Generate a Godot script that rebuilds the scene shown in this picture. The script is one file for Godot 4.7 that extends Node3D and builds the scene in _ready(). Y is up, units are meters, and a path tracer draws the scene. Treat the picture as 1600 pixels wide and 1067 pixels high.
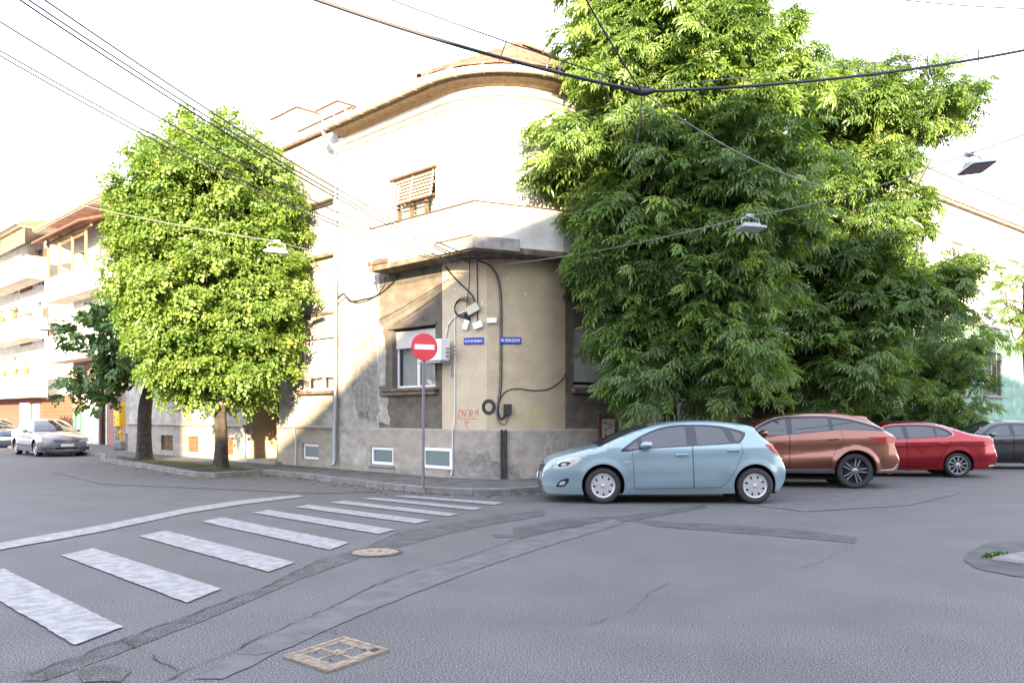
extends Node3D
# Street corner with a rounded house, street trees and parked cars, low evening sun from behind the viewer.
const FOC := 1300.0
const EYE := 1.58
var rng := RandomNumberGenerator.new()
var mats := {}
var used := {}
var noises := {}

class MB:
	var v := PackedVector3Array()
	var n := PackedVector3Array()
	var c := PackedColorArray()
	var xf := Transform3D.IDENTITY
	var col := Color.WHITE
	func tn(a: Vector3, b: Vector3, d: Vector3, na: Vector3, nb: Vector3, nd: Vector3) -> void:
		v.append(xf * a); v.append(xf * d); v.append(xf * b)
		n.append((xf.basis * na).normalized()); n.append((xf.basis * nd).normalized()); n.append((xf.basis * nb).normalized())
		c.append(col); c.append(col); c.append(col)
	func tri(a: Vector3, b: Vector3, d: Vector3) -> void:
		var k := (b - a).cross(d - a)
		if k.length_squared() < 1e-16: return
		tn(a, b, d, k, k, k)
	func quad(a: Vector3, b: Vector3, d: Vector3, e: Vector3) -> void:
		tri(a, b, d); tri(a, d, e)
	func face(p: Array, away: Vector3) -> void:
		var k: Vector3 = (p[1] - p[0]).cross(p[2] - p[0])
		var mid := Vector3.ZERO
		for q in p: mid += q
		mid /= p.size()
		var f := k.dot(mid - away) < 0
		for i in range(1, p.size() - 1):
			if f: tri(p[0], p[i + 1], p[i])
			else: tri(p[0], p[i], p[i + 1])
	func box(o: Vector3, s: Vector3, bev := 0.0, bs := Basis.IDENTITY) -> void:
		var h := s * 0.5
		var b := minf(bev, minf(h.x, minf(h.y, h.z)) * 0.9)
		var P := func(x: float, y: float, z: float) -> Vector3: return o + bs * Vector3(x, y, z)
		var i := h - Vector3(b, b, b)
		for g in [-1.0, 1.0]:
			face([P.call(g * h.x, -i.y, -i.z), P.call(g * h.x, i.y, -i.z), P.call(g * h.x, i.y, i.z), P.call(g * h.x, -i.y, i.z)], o)
			face([P.call(-i.x, g * h.y, -i.z), P.call(i.x, g * h.y, -i.z), P.call(i.x, g * h.y, i.z), P.call(-i.x, g * h.y, i.z)], o)
			face([P.call(-i.x, -i.y, g * h.z), P.call(i.x, -i.y, g * h.z), P.call(i.x, i.y, g * h.z), P.call(-i.x, i.y, g * h.z)], o)
		if b <= 0.0: return
		for g in [-1.0, 1.0]:
			for k in [-1.0, 1.0]:
				face([P.call(g * h.x, k * i.y, -i.z), P.call(g * i.x, k * h.y, -i.z), P.call(g * i.x, k * h.y, i.z), P.call(g * h.x, k * i.y, i.z)], o)
				face([P.call(g * h.x, -i.y, k * i.z), P.call(g * i.x, -i.y, k * h.z), P.call(g * i.x, i.y, k * h.z), P.call(g * h.x, i.y, k * i.z)], o)
				face([P.call(-i.x, g * h.y, k * i.z), P.call(-i.x, g * i.y, k * h.z), P.call(i.x, g * i.y, k * h.z), P.call(i.x, g * h.y, k * i.z)], o)
				for q in [-1.0, 1.0]:
					face([P.call(g * h.x, k * i.y, q * i.z), P.call(g * i.x, k * h.y, q * i.z), P.call(g * i.x, k * i.y, q * h.z)], o)
	func span(a: Vector3, b: Vector3, bev := 0.0) -> void:
		box((a + b) * 0.5, (b - a).abs(), bev)
	func tube(p: Array, r: Variant, sides := 6, caps := true) -> void:
		var rings := []
		for i in p.size():
			var d: Vector3 = (p[mini(i + 1, p.size() - 1)] - p[maxi(i - 1, 0)]).normalized()
			var up := Vector3.UP if absf(d.y) < 0.9 else Vector3.RIGHT
			var x := d.cross(up).normalized()
			var y := x.cross(d).normalized()
			var rr: float = r[i] if r is Array else r
			var ring := []
			for k in sides:
				var a := TAU * k / sides
				ring.append([p[i] + (x * cos(a) + y * sin(a)) * rr, x * cos(a) + y * sin(a)])
			rings.append(ring)
		for i in p.size() - 1:
			for k in sides:
				var A = rings[i][k]; var B = rings[i][(k + 1) % sides]; var C = rings[i + 1][(k + 1) % sides]; var D = rings[i + 1][k]
				if ((B[0] - A[0]).cross(C[0] - A[0])).dot(A[1]) > 0:
					tn(A[0], B[0], C[0], A[1], B[1], C[1]); tn(A[0], C[0], D[0], A[1], C[1], D[1])
				else:
					tn(A[0], C[0], B[0], A[1], C[1], B[1]); tn(A[0], D[0], C[0], A[1], D[1], C[1])
		if caps:
			for e in [0, p.size() - 1]:
				var away: Vector3 = p[1] if e == 0 else p[p.size() - 2]
				var pts := []
				for k in sides: pts.append(rings[e][k][0])
				face(pts, away)
	func lathe(prof: Array, seg := 24) -> void:   # profile of Vector2(radius, z) turned about the z axis
		var rows := []
		for q in prof:
			var row := []
			for k in seg + 1:
				var a := TAU * k / seg
				row.append(Vector3(cos(a) * q.x, sin(a) * q.x, q.y))
			rows.append(row)
		grid(rows, Vector3(0, 0, 0), true)
	func grid(P: Array, inside: Vector3, by_axis := false) -> void:
		var nr := P.size()
		var nc: int = P[0].size()
		var N := []
		for i in nr:
			var row := []
			for j in nc:
				var du: Vector3 = P[mini(i + 1, nr - 1)][j] - P[maxi(i - 1, 0)][j]
				var dv: Vector3 = P[i][mini(j + 1, nc - 1)] - P[i][maxi(j - 1, 0)]
				if by_axis and (j == 0 or j == nc - 1): dv = P[i][1] - P[i][nc - 2]
				row.append(du.cross(dv).normalized())
			N.append(row)
		for i in nr:
			for j in nc:
				if N[i][j].length_squared() < 0.5:
					var k: Vector3 = N[i - 1][j] if i > 0 else N[i + 1][j]
					if k.length_squared() < 0.5 and i + 1 < nr: k = N[i + 1][j]
					N[i][j] = k
		var s := 0.0
		for i in nr - 1:
			for j in range(0, nc - 1, 3):
				s += (P[i + 1][j] - P[i][j]).cross(P[i][j + 1] - P[i][j]).dot(P[i][j] - inside)
		var f := s < 0
		for i in nr - 1:
			for j in nc - 1:
				var a: Vector3 = P[i][j]; var b: Vector3 = P[i + 1][j]; var d: Vector3 = P[i + 1][j + 1]; var e: Vector3 = P[i][j + 1]
				if f:
					tn(a, d, b, -N[i][j], -N[i + 1][j + 1], -N[i + 1][j]); tn(a, e, d, -N[i][j], -N[i][j + 1], -N[i + 1][j + 1])
				else:
					tn(a, b, d, N[i][j], N[i + 1][j], N[i + 1][j + 1]); tn(a, d, e, N[i][j], N[i + 1][j + 1], N[i][j + 1])
	func prism(poly: PackedVector2Array, z0: float, z1: float) -> void:   # polygon in x,y pulled along z
		var t := Geometry2D.triangulate_polygon(poly)
		for i in range(0, t.size(), 3):
			var a := poly[t[i]]; var b := poly[t[i + 1]]; var d := poly[t[i + 2]]
			if (b - a).cross(d - a) < 0:
				var q := b; b = d; d = q
			tri(Vector3(a.x, a.y, z1), Vector3(b.x, b.y, z1), Vector3(d.x, d.y, z1))
			tri(Vector3(a.x, a.y, z0), Vector3(d.x, d.y, z0), Vector3(b.x, b.y, z0))
		var cw := Geometry2D.is_polygon_clockwise(poly)
		for i in poly.size():
			var a := poly[i]; var b := poly[(i + 1) % poly.size()]
			if not cw: quad(Vector3(a.x, a.y, z0), Vector3(b.x, b.y, z0), Vector3(b.x, b.y, z1), Vector3(a.x, a.y, z1))
			else: quad(Vector3(b.x, b.y, z0), Vector3(a.x, a.y, z0), Vector3(a.x, a.y, z1), Vector3(b.x, b.y, z1))
	func slab(poly: PackedVector2Array, y0: float, y1: float) -> void:   # polygon in x,z pulled along y
		var keep := xf
		xf = xf * Transform3D(Basis(Vector3(1, 0, 0), Vector3(0, 0, 1), Vector3(0, -1, 0)), Vector3.ZERO)
		prism(poly, -y1, -y0)
		xf = keep
	func wall(x0: float, x1: float, y0: float, y1: float, holes: Array, z: float, deep: float, xstep := 0.0) -> void:   # faces +z; holes are [x0, x1, y0, y1] with reveals
		var xs := [x0, x1]; var ys := [y0, y1]
		for h in holes:
			xs.append_array([h[0], h[1]]); ys.append_array([h[2], h[3]])
		xs.sort(); ys.sort()
		for i in xs.size() - 1:
			for j in ys.size() - 1:
				if xs[i + 1] - xs[i] < 1e-5 or ys[j + 1] - ys[j] < 1e-5: continue
				var mx: float = (xs[i] + xs[i + 1]) / 2; var my: float = (ys[j] + ys[j + 1]) / 2
				var open := false
				for h in holes:
					if mx > h[0] and mx < h[1] and my > h[2] and my < h[3]: open = true
				if not open:
					quad(Vector3(xs[i], ys[j], z), Vector3(xs[i + 1], ys[j], z), Vector3(xs[i + 1], ys[j + 1], z), Vector3(xs[i], ys[j + 1], z))
		for h in holes:
			var a: float = h[0]; var b: float = h[1]; var e: float = h[2]; var g: float = h[3]; var w := z - deep
			quad(Vector3(a, e, z), Vector3(a, g, z), Vector3(a, g, w), Vector3(a, e, w))
			quad(Vector3(b, e, w), Vector3(b, g, w), Vector3(b, g, z), Vector3(b, e, z))
			quad(Vector3(a, e, w), Vector3(b, e, w), Vector3(b, e, z), Vector3(a, e, z))
			quad(Vector3(a, g, z), Vector3(b, g, z), Vector3(b, g, w), Vector3(a, g, w))
	func mesh() -> ArrayMesh:
		var a := []
		a.resize(Mesh.ARRAY_MAX)
		a[Mesh.ARRAY_VERTEX] = v; a[Mesh.ARRAY_NORMAL] = n; a[Mesh.ARRAY_COLOR] = c
		var m := ArrayMesh.new()
		m.add_surface_from_arrays(Mesh.PRIMITIVE_TRIANGLES, a)
		return m

func mb() -> MB: return MB.new()

func at(px: float, py: float, z: float) -> Vector3:   # where a sight line of the survey meets the distance z
	return Vector3((px - 800.0) / FOC * z, EYE - (py - 650.0) / FOC * z, -z)

func ground(px: float, py: float) -> Vector2:   # survey point on the road: x and distance
	var z := FOC * EYE / (py - 650.0)
	return Vector2((px - 800.0) / FOC * z, z)

func put(m: Variant, called: String, material: Material, parent: Node, where := Transform3D.IDENTITY) -> MeshInstance3D:
	var o := MeshInstance3D.new()
	o.mesh = m.mesh() if m is MB else m
	o.name = called
	o.material_override = material
	o.transform = where
	parent.add_child(o, true)
	return o

func numbered(called: String) -> String:
	used[called] = used.get(called, -1) + 1
	return called if used[called] == 0 else "%s_%03d" % [called, used[called]]

func thing(called: String, label: String, category: String, where := Transform3D.IDENTITY, group := "") -> Node3D:
	var o := Node3D.new()
	o.name = numbered(called)
	o.transform = where
	o.set_meta("label", label); o.set_meta("category", category)
	if group != "": o.set_meta("group", group)
	add_child(o)
	return o

func one(m: Variant, called: String, material: Material, label: String, category: String, group := "", where := Transform3D.IDENTITY) -> MeshInstance3D:
	var o := put(m, numbered(called), material, self, where)
	o.set_meta("label", label); o.set_meta("category", category)
	if group != "": o.set_meta("group", group)
	return o

func struct(m: Variant, called: String, material: Material) -> MeshInstance3D:
	var o := put(m, numbered(called), material, self)
	o.set_meta("kind", "structure")
	return o

func lin(r: float, g: float, b: float, a := 1.0) -> Color:
	var k := Color(r, g, b).linear_to_srgb()
	k.a = a
	return k

func mat(called: String, color: Color, rough := 0.8, metal := 0.0) -> StandardMaterial3D:
	var m := StandardMaterial3D.new()
	m.resource_name = called
	m.albedo_color = color
	m.roughness = rough
	m.metallic = metal
	mats[called] = m
	return m

func noise_tex(seed_: int, freq: float, dark: Color, light: Color, size := 512, octaves := 4, kind := FastNoiseLite.TYPE_SIMPLEX_SMOOTH, mid := 0.5, spread := 0.22) -> NoiseTexture2D:
	var key := [seed_, freq, dark, light, size, octaves, kind, mid, spread]
	if noises.has(key): return noises[key]
	var f := FastNoiseLite.new()
	f.seed = seed_; f.frequency = freq; f.fractal_octaves = octaves; f.noise_type = kind
	var g := Gradient.new()
	g.set_color(0, dark); g.set_color(1, light)
	g.set_offset(0, mid - spread); g.set_offset(1, mid + spread)
	var t := NoiseTexture2D.new()
	t.width = size; t.height = size; t.seamless = true; t.noise = f; t.color_ramp = g
	noises[key] = t
	return t

# a rough mineral surface: fine grain in the colour, coarse patches over it, relief
func mineral(called: String, a: Color, b: Color, grain: float, patch: float, relief: float, rough := 0.9, seed_ := 1, patch_low := 0.72, freq := 0.08) -> StandardMaterial3D:
	var m := mat(called, b, rough)
	var lo := snappedf(a.srgb_to_linear().g / b.srgb_to_linear().g, 0.1)
	var fq := snappedf(freq, 0.04)
	m.albedo_texture = noise_tex(1 + int(fq * 100), fq, lin(lo, lo, lo), Color.WHITE, 1024, 5)
	m.uv1_triplanar = true; m.uv1_world_triplanar = true
	m.uv1_scale = Vector3.ONE / grain
	var pl := snappedf(patch_low, 0.1)
	m.detail_enabled = true
	m.detail_blend_mode = BaseMaterial3D.BLEND_MODE_MUL
	m.detail_uv_layer = BaseMaterial3D.DETAIL_UV_2
	m.uv2_triplanar = true; m.uv2_world_triplanar = true
	m.uv2_scale = Vector3.ONE / patch
	m.detail_albedo = noise_tex(7 + seed_ % 2, 0.012, Color(pl, pl * 0.99, pl * 0.97), Color(1, 1, 1), 512, 6, FastNoiseLite.TYPE_SIMPLEX_SMOOTH, 0.5, 0.45)
	if relief > 0:
		m.heightmap_enabled = true
		m.heightmap_scale = relief
		m.heightmap_texture = noise_tex(3, snappedf(freq * 1.2, 0.06) + 0.02, Color.BLACK, Color.WHITE, 1024, 4)
	return m

func smooth_line(p: Array, per := 4, closed := false) -> Array:
	var out := []
	var m := p.size()
	for i in (m if closed else m - 1):
		var a = p[(i - 1 + m) % m] if closed or i > 0 else p[0]
		var b = p[i]; var c = p[(i + 1) % m]
		var d = p[(i + 2) % m] if closed or i + 2 < m else p[m - 1]
		for k in per:
			out.append(b.cubic_interpolate(c, a, d, float(k) / per))
	if not closed: out.append(p[m - 1])
	return out

func sag(a: Vector3, b: Vector3, drop: float, steps := 24) -> Array:
	var out := []
	for i in steps + 1:
		var t := float(i) / steps
		out.append(a.lerp(b, t) - Vector3(0, drop * 4 * t * (1 - t), 0))
	return out

func _ready() -> void:
	rng.seed = 20240611
	var cam := Camera3D.new()
	cam.name = "camera"
	cam.projection = Camera3D.PROJECTION_FRUSTUM
	cam.near = 0.1
	cam.far = 600.0
	cam.size = 0.1 * 1067.0 / FOC
	cam.frustum_offset = Vector2(0, 0.1 * (650.0 - 533.5) / FOC)
	cam.position = Vector3(0, EYE, 0)
	add_child(cam)
	cam.current = true
	var we := WorldEnvironment.new()
	we.name = "environment"
	var env := Environment.new()
	env.background_mode = Environment.BG_SKY
	var sky := Sky.new()
	var sm := ProceduralSkyMaterial.new()
	sm.sky_top_color = Color(0.67, 0.70, 0.78)
	sm.sky_horizon_color = Color(0.93, 0.91, 0.90)
	sm.sky_curve = 0.22
	sm.ground_bottom_color = Color(0.30, 0.29, 0.28)
	sm.ground_horizon_color = Color(0.62, 0.60, 0.58)
	sm.sun_angle_max = 1.0
	sky.sky_material = sm
	env.sky = sky
	env.background_energy_multiplier = 1.0
	env.tonemap_mode = Environment.TONE_MAPPER_LINEAR
	env.tonemap_exposure = 7.0
	env.sdfgi_enabled = true; env.ssao_enabled = true; env.ssil_enabled = true
	we.environment = env
	add_child(we)
	var sun := DirectionalLight3D.new()
	sun.name = "sun"
	sun.light_color = Color(1.0, 0.89, 0.72)
	sun.light_energy = 1.6
	sun.light_angular_distance = 0.8
	sun.shadow_enabled = true
	sun.basis = Basis.looking_at(Vector3(-0.04, -0.212, -1.0).normalized(), Vector3.UP)
	add_child(sun)
	make_materials()
	make_ground()
	make_corner_house()
	make_left_houses()
	make_apartments()
	make_right_houses()
	make_house_behind()
	make_wall_fittings()
	make_trees()
	make_cars()
	make_cables()
	make_street_things()

func make_materials() -> void:
	var a := mineral("asphalt", lin(0.028, 0.027, 0.029), lin(0.185, 0.182, 0.188), 2.6, 9.0, 0.0, 0.88, 11, 0.90, 0.16)
	a.heightmap_enabled = false
	mineral("asphalt_dark", lin(0.034, 0.034, 0.036), lin(0.120, 0.119, 0.124), 2.2, 3.0, 0.4, 0.85, 21, 0.7, 0.16)
	mineral("asphalt_smooth", lin(0.052, 0.051, 0.053), lin(0.145, 0.143, 0.148), 2.4, 2.2, 0.15, 0.85, 25, 0.8, 0.14)
	mineral("asphalt_coarse", lin(0.03, 0.03, 0.032), lin(0.165, 0.162, 0.168), 3.0, 2.0, 0.9, 0.9, 27, 0.72, 0.13)
	mineral("pavement", lin(0.10, 0.097, 0.095), lin(0.20, 0.194, 0.19), 1.0, 4.0, 0.4, 0.9, 31, 0.7, 0.12)
	mineral("kerb", lin(0.17, 0.165, 0.16), lin(0.30, 0.295, 0.29), 0.6, 2.3, 0.3, 0.9, 41, 0.65, 0.1)
	mineral("paint_white", lin(0.20, 0.198, 0.196), lin(0.29, 0.287, 0.283), 2.2, 2.6, 0.1, 0.8, 51, 0.9, 0.20)
	mats.paint_white.detail_albedo = noise_tex(19, 0.012, Color(0.80, 0.80, 0.81), Color.WHITE, 1024, 8, FastNoiseLite.TYPE_SIMPLEX_SMOOTH, 0.45, 0.30)
	mats.paint_white.uv2_scale = Vector3.ONE / 2.3
	mineral("soil", lin(0.06, 0.045, 0.03), lin(0.16, 0.125, 0.09), 0.7, 1.9, 1.5, 0.95, 61, 0.7, 0.09)
	mat("crack", lin(0.022, 0.022, 0.026), 0.95)
	mineral("plaster_tan", lin(0.42, 0.345, 0.225), lin(0.51, 0.425, 0.29), 1.6, 3.4, 0.25, 0.9, 71, 0.9, 0.05)
	mineral("render_grey", lin(0.22, 0.185, 0.15), lin(0.44, 0.385, 0.32), 0.9, 2.6, 2.2, 0.95, 81, 0.72, 0.085)
	mineral("plaster_cream", lin(0.52, 0.435, 0.30), lin(0.60, 0.515, 0.37), 1.6, 3.4, 0.25, 0.9, 73, 0.9, 0.05)
	mineral("plinth", lin(0.36, 0.33, 0.285), lin(0.50, 0.46, 0.40), 1.2, 2.2, 0.7, 0.92, 91, 0.8, 0.06)
	mineral("plaster_light", lin(0.40, 0.375, 0.33), lin(0.62, 0.59, 0.54), 1.8, 2.6, 0.5, 0.92, 101, 0.70, 0.045)
	mineral("plaster_white", lin(0.70, 0.69, 0.66), lin(0.80, 0.79, 0.76), 1.7, 4.2, 0.3, 0.9, 111, 0.78, 0.05)
	mineral("plaster_bare", lin(0.36, 0.33, 0.29), lin(0.58, 0.55, 0.50), 0.8, 1.2, 1.2, 0.95, 116, 0.66, 0.06)
	mineral("concrete_brown", lin(0.20, 0.155, 0.115), lin(0.36, 0.285, 0.215), 1.4, 1.7, 0.6, 0.92, 121, 0.5, 0.05)
	mineral("mint", lin(0.22, 0.42, 0.33), lin(0.31, 0.52, 0.42), 1.6, 3.5, 0.4, 0.9, 131, 0.72, 0.05)
	mineral("concrete", lin(0.30, 0.29, 0.27), lin(0.44, 0.42, 0.40), 1.0, 1.8, 0.4, 0.92, 141, 0.7, 0.07)
	mineral("roof_tile", lin(0.30, 0.12, 0.06), lin(0.46, 0.23, 0.12), 0.6, 1.1, 0.3, 0.85, 151, 0.6, 0.07)
	mineral("roof_tile_dark", lin(0.22, 0.085, 0.055), lin(0.33, 0.14, 0.09), 0.6, 1.1, 0.3, 0.85, 155, 0.6, 0.07)
	mineral("rust", lin(0.14, 0.065, 0.035), lin(0.30, 0.16, 0.09), 0.4, 1.1, 0.3, 0.85, 161, 0.6, 0.08)
	mineral("wood_brown", lin(0.15, 0.075, 0.035), lin(0.27, 0.145, 0.07), 0.5, 1.2, 0.3, 0.75, 171, 0.6, 0.03)
	mineral("wood_pale", lin(0.33, 0.21, 0.11), lin(0.48, 0.33, 0.19), 0.6, 1.2, 0.3, 0.75, 175, 0.7, 0.03)
	mineral("iron_cast", lin(0.36, 0.26, 0.175), lin(0.50, 0.385, 0.28), 0.3, 0.5, 0.25, 0.75, 181, 0.6, 0.1)
	mineral("bark", lin(0.12, 0.095, 0.07), lin(0.30, 0.245, 0.19), 0.45, 1.3, 3.5, 0.95, 191, 0.6, 0.05)
	mineral("bark_dark", lin(0.030, 0.022, 0.016), lin(0.085, 0.065, 0.048), 0.45, 1.3, 3.0, 0.95, 195, 0.6, 0.05)
	var b := mat("brick", Color.WHITE, 0.9)
	b.albedo_texture = brick_picture(lin(0.20, 0.05, 0.03), lin(0.14, 0.035, 0.022), lin(0.22, 0.16, 0.125))
	b.uv1_triplanar = true
	b.uv1_scale = Vector3.ONE / 1.04
	var b2 := mat("brick_rose", Color.WHITE, 0.9)
	b2.albedo_texture = brick_picture(lin(0.28, 0.12, 0.085), lin(0.21, 0.09, 0.065), lin(0.34, 0.26, 0.22))
	b2.uv1_triplanar = true
	b2.uv1_scale = Vector3.ONE / 1.04
	mat("white_plastic", lin(0.70, 0.70, 0.70), 0.4)
	mat("white_frame", lin(0.66, 0.66, 0.65), 0.45)
	mat("shutter", lin(0.58, 0.57, 0.55), 0.55)
	mat("shutter_old", lin(0.42, 0.31, 0.20), 0.7)
	mat("zinc", lin(0.30, 0.32, 0.34), 0.45, 0.6)
	mat("zinc_pale", lin(0.52, 0.49, 0.44), 0.5, 0.3)
	mat("steel_post", lin(0.17, 0.17, 0.18), 0.55, 0.5)
	mat("black_plastic", lin(0.018, 0.018, 0.02), 0.5)
	mat("cable_black", lin(0.016, 0.016, 0.02), 0.55)
	mat("cable_grey", lin(0.14, 0.14, 0.145), 0.6)
	mat("cable_white", lin(0.62, 0.60, 0.56), 0.6)
	mat("beige_plastic", lin(0.50, 0.47, 0.36), 0.55)
	mat("room_wall", lin(0.46, 0.43, 0.38), 0.9)
	mat("curtain", lin(0.62, 0.62, 0.60), 0.9)
	mat("curtain_red", lin(0.25, 0.05, 0.035), 0.9)
	mat("sign_blue", lin(0.012, 0.035, 0.30), 0.35)
	mat("sign_white", lin(0.72, 0.72, 0.74), 0.4)
	mat("sign_red", lin(0.55, 0.035, 0.045), 0.4)
	mat("yellow_paint", lin(0.72, 0.42, 0.012), 0.45)
	mat("spray_red", lin(0.42, 0.10, 0.09), 0.8)
	mat("spray_grey", lin(0.40, 0.39, 0.34), 0.8)
	mat("spray_lime", lin(0.42, 0.40, 0.15), 0.8)
	mat("spray_black", lin(0.03, 0.03, 0.03), 0.8)
	mat("lamp_body", lin(0.27, 0.28, 0.30), 0.4, 0.4)
	mat("lamp_glass", lin(0.12, 0.05, 0.07), 0.12)
	mat("lamp_glass_pale", lin(0.5, 0.5, 0.52), 0.15)
	mat("terracotta", lin(0.42, 0.17, 0.08), 0.8)
	mat("poster", lin(0.42, 0.41, 0.40), 0.8)
	mat("poster_green", lin(0.02, 0.14, 0.09), 0.6)
	mat("iron_black", lin(0.02, 0.02, 0.022), 0.5, 0.4)
	var g := mat("pane", lin(0.05, 0.06, 0.07, 0.22), 0.04)
	g.transparency = BaseMaterial3D.TRANSPARENCY_ALPHA
	var fr := mat("pane_frosted", lin(0.10, 0.15, 0.155), 0.25)
	fr.metallic_specular = 0.5
	for q in [["leaf_linden", 1.0], ["leaf_ash", 0.9], ["leaf_maple", 0.7], ["grass_blade", 0.6]]:
		var m := mat(q[0], Color.WHITE, 0.38)
		m.vertex_color_use_as_albedo = true
		m.backlight_enabled = true
		m.backlight = Color(q[1], q[1], q[1] * 0.55)
		m.metallic_specular = 0.55

func brick_picture(a: Color, b: Color, joint: Color) -> ImageTexture:   # colour of far brickwork: 1.04 m square, 4 by 13 bricks
	var im := Image.create(520, 520, false, Image.FORMAT_RGB8)
	im.fill(joint)
	var r := RandomNumberGenerator.new()
	r.seed = 5
	for j in 13:
		for i in range(-1, 5):
			var x := i * 130 + (65 if j % 2 else 0)
			var k := a.lerp(b, r.randf())
			im.fill_rect(Rect2i(x + 4, j * 40 + 4, 122, 32).intersection(Rect2i(0, 0, 520, 520)), k)
	return ImageTexture.create_from_image(im)

func sheet(poly: Array, y: float, m: MB) -> void:   # flat polygon of Vector2(x, distance)
	var p := PackedVector2Array(poly)
	var t := Geometry2D.triangulate_polygon(p)
	for i in range(0, t.size(), 3):
		var q := []
		for k in 3: q.append(Vector3(p[t[i + k]].x, y, -p[t[i + k]].y))
		m.face(q, q[0] - Vector3(0, 1, 0))

func px_poly(pts: Array) -> Array:
	var out := []
	for q in pts: out.append(ground(q[0], q[1]))
	return out

func rough_edge(poly: Array, step: float, amp: float) -> Array:   # breaks straight edges into an uneven outline
	var out := []
	for i in poly.size():
		var a: Vector2 = poly[i]; var b: Vector2 = poly[(i + 1) % poly.size()]
		var k := maxi(1, int(a.distance_to(b) / step))
		for j in k:
			out.append(a.lerp(b, float(j) / k) + Vector2(rng.randf_range(-amp, amp), rng.randf_range(-amp, amp)))
	return out

func ribbon(m: MB, pts: Array, w: float, y: float, jit := 0.02) -> void:
	var p := []
	for i in pts.size() - 1:
		var k := maxi(2, int(pts[i].distance_to(pts[i + 1]) / 0.09))
		for j in k: p.append(pts[i].lerp(pts[i + 1], float(j) / k) + Vector2(rng.randf_range(-jit, jit), rng.randf_range(-jit, jit)))
	p.append(pts[pts.size() - 1])
	var L := []; var R := []
	for i in p.size():
		var d: Vector2 = (p[mini(i + 1, p.size() - 1)] - p[maxi(i - 1, 0)]).normalized().orthogonal()
		var ww := w * 0.75 * rng.randf_range(0.1, 1.3) * (0.25 if i == 0 or i == p.size() - 1 else 1.0)
		L.append(p[i] + d * ww * 0.5); R.append(p[i] - d * ww * 0.5)
	for i in p.size() - 1:
		m.face([Vector3(L[i].x, y, -L[i].y), Vector3(R[i].x, y, -R[i].y), Vector3(R[i + 1].x, y, -R[i + 1].y), Vector3(L[i + 1].x, y, -L[i + 1].y)], Vector3(L[i].x, -9, -L[i].y))

var kerb_line := [Vector2(-31, 47.2), Vector2(-15.7, 31.9), Vector2(-14.3, 28.9), Vector2(-10.4, 24.2), Vector2(-8.15, 21.45), Vector2(-7.55, 21.2), Vector2(-6.75, 22.45), Vector2(-5.4, 21.2), Vector2(-4.3, 19.9), Vector2(-2.77, 18.0), Vector2(-1.75, 16.95), Vector2(-0.76, 16.5), Vector2(0.0, 16.7), Vector2(0.6, 17.3), Vector2(38.9, 49.45)]

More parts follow.
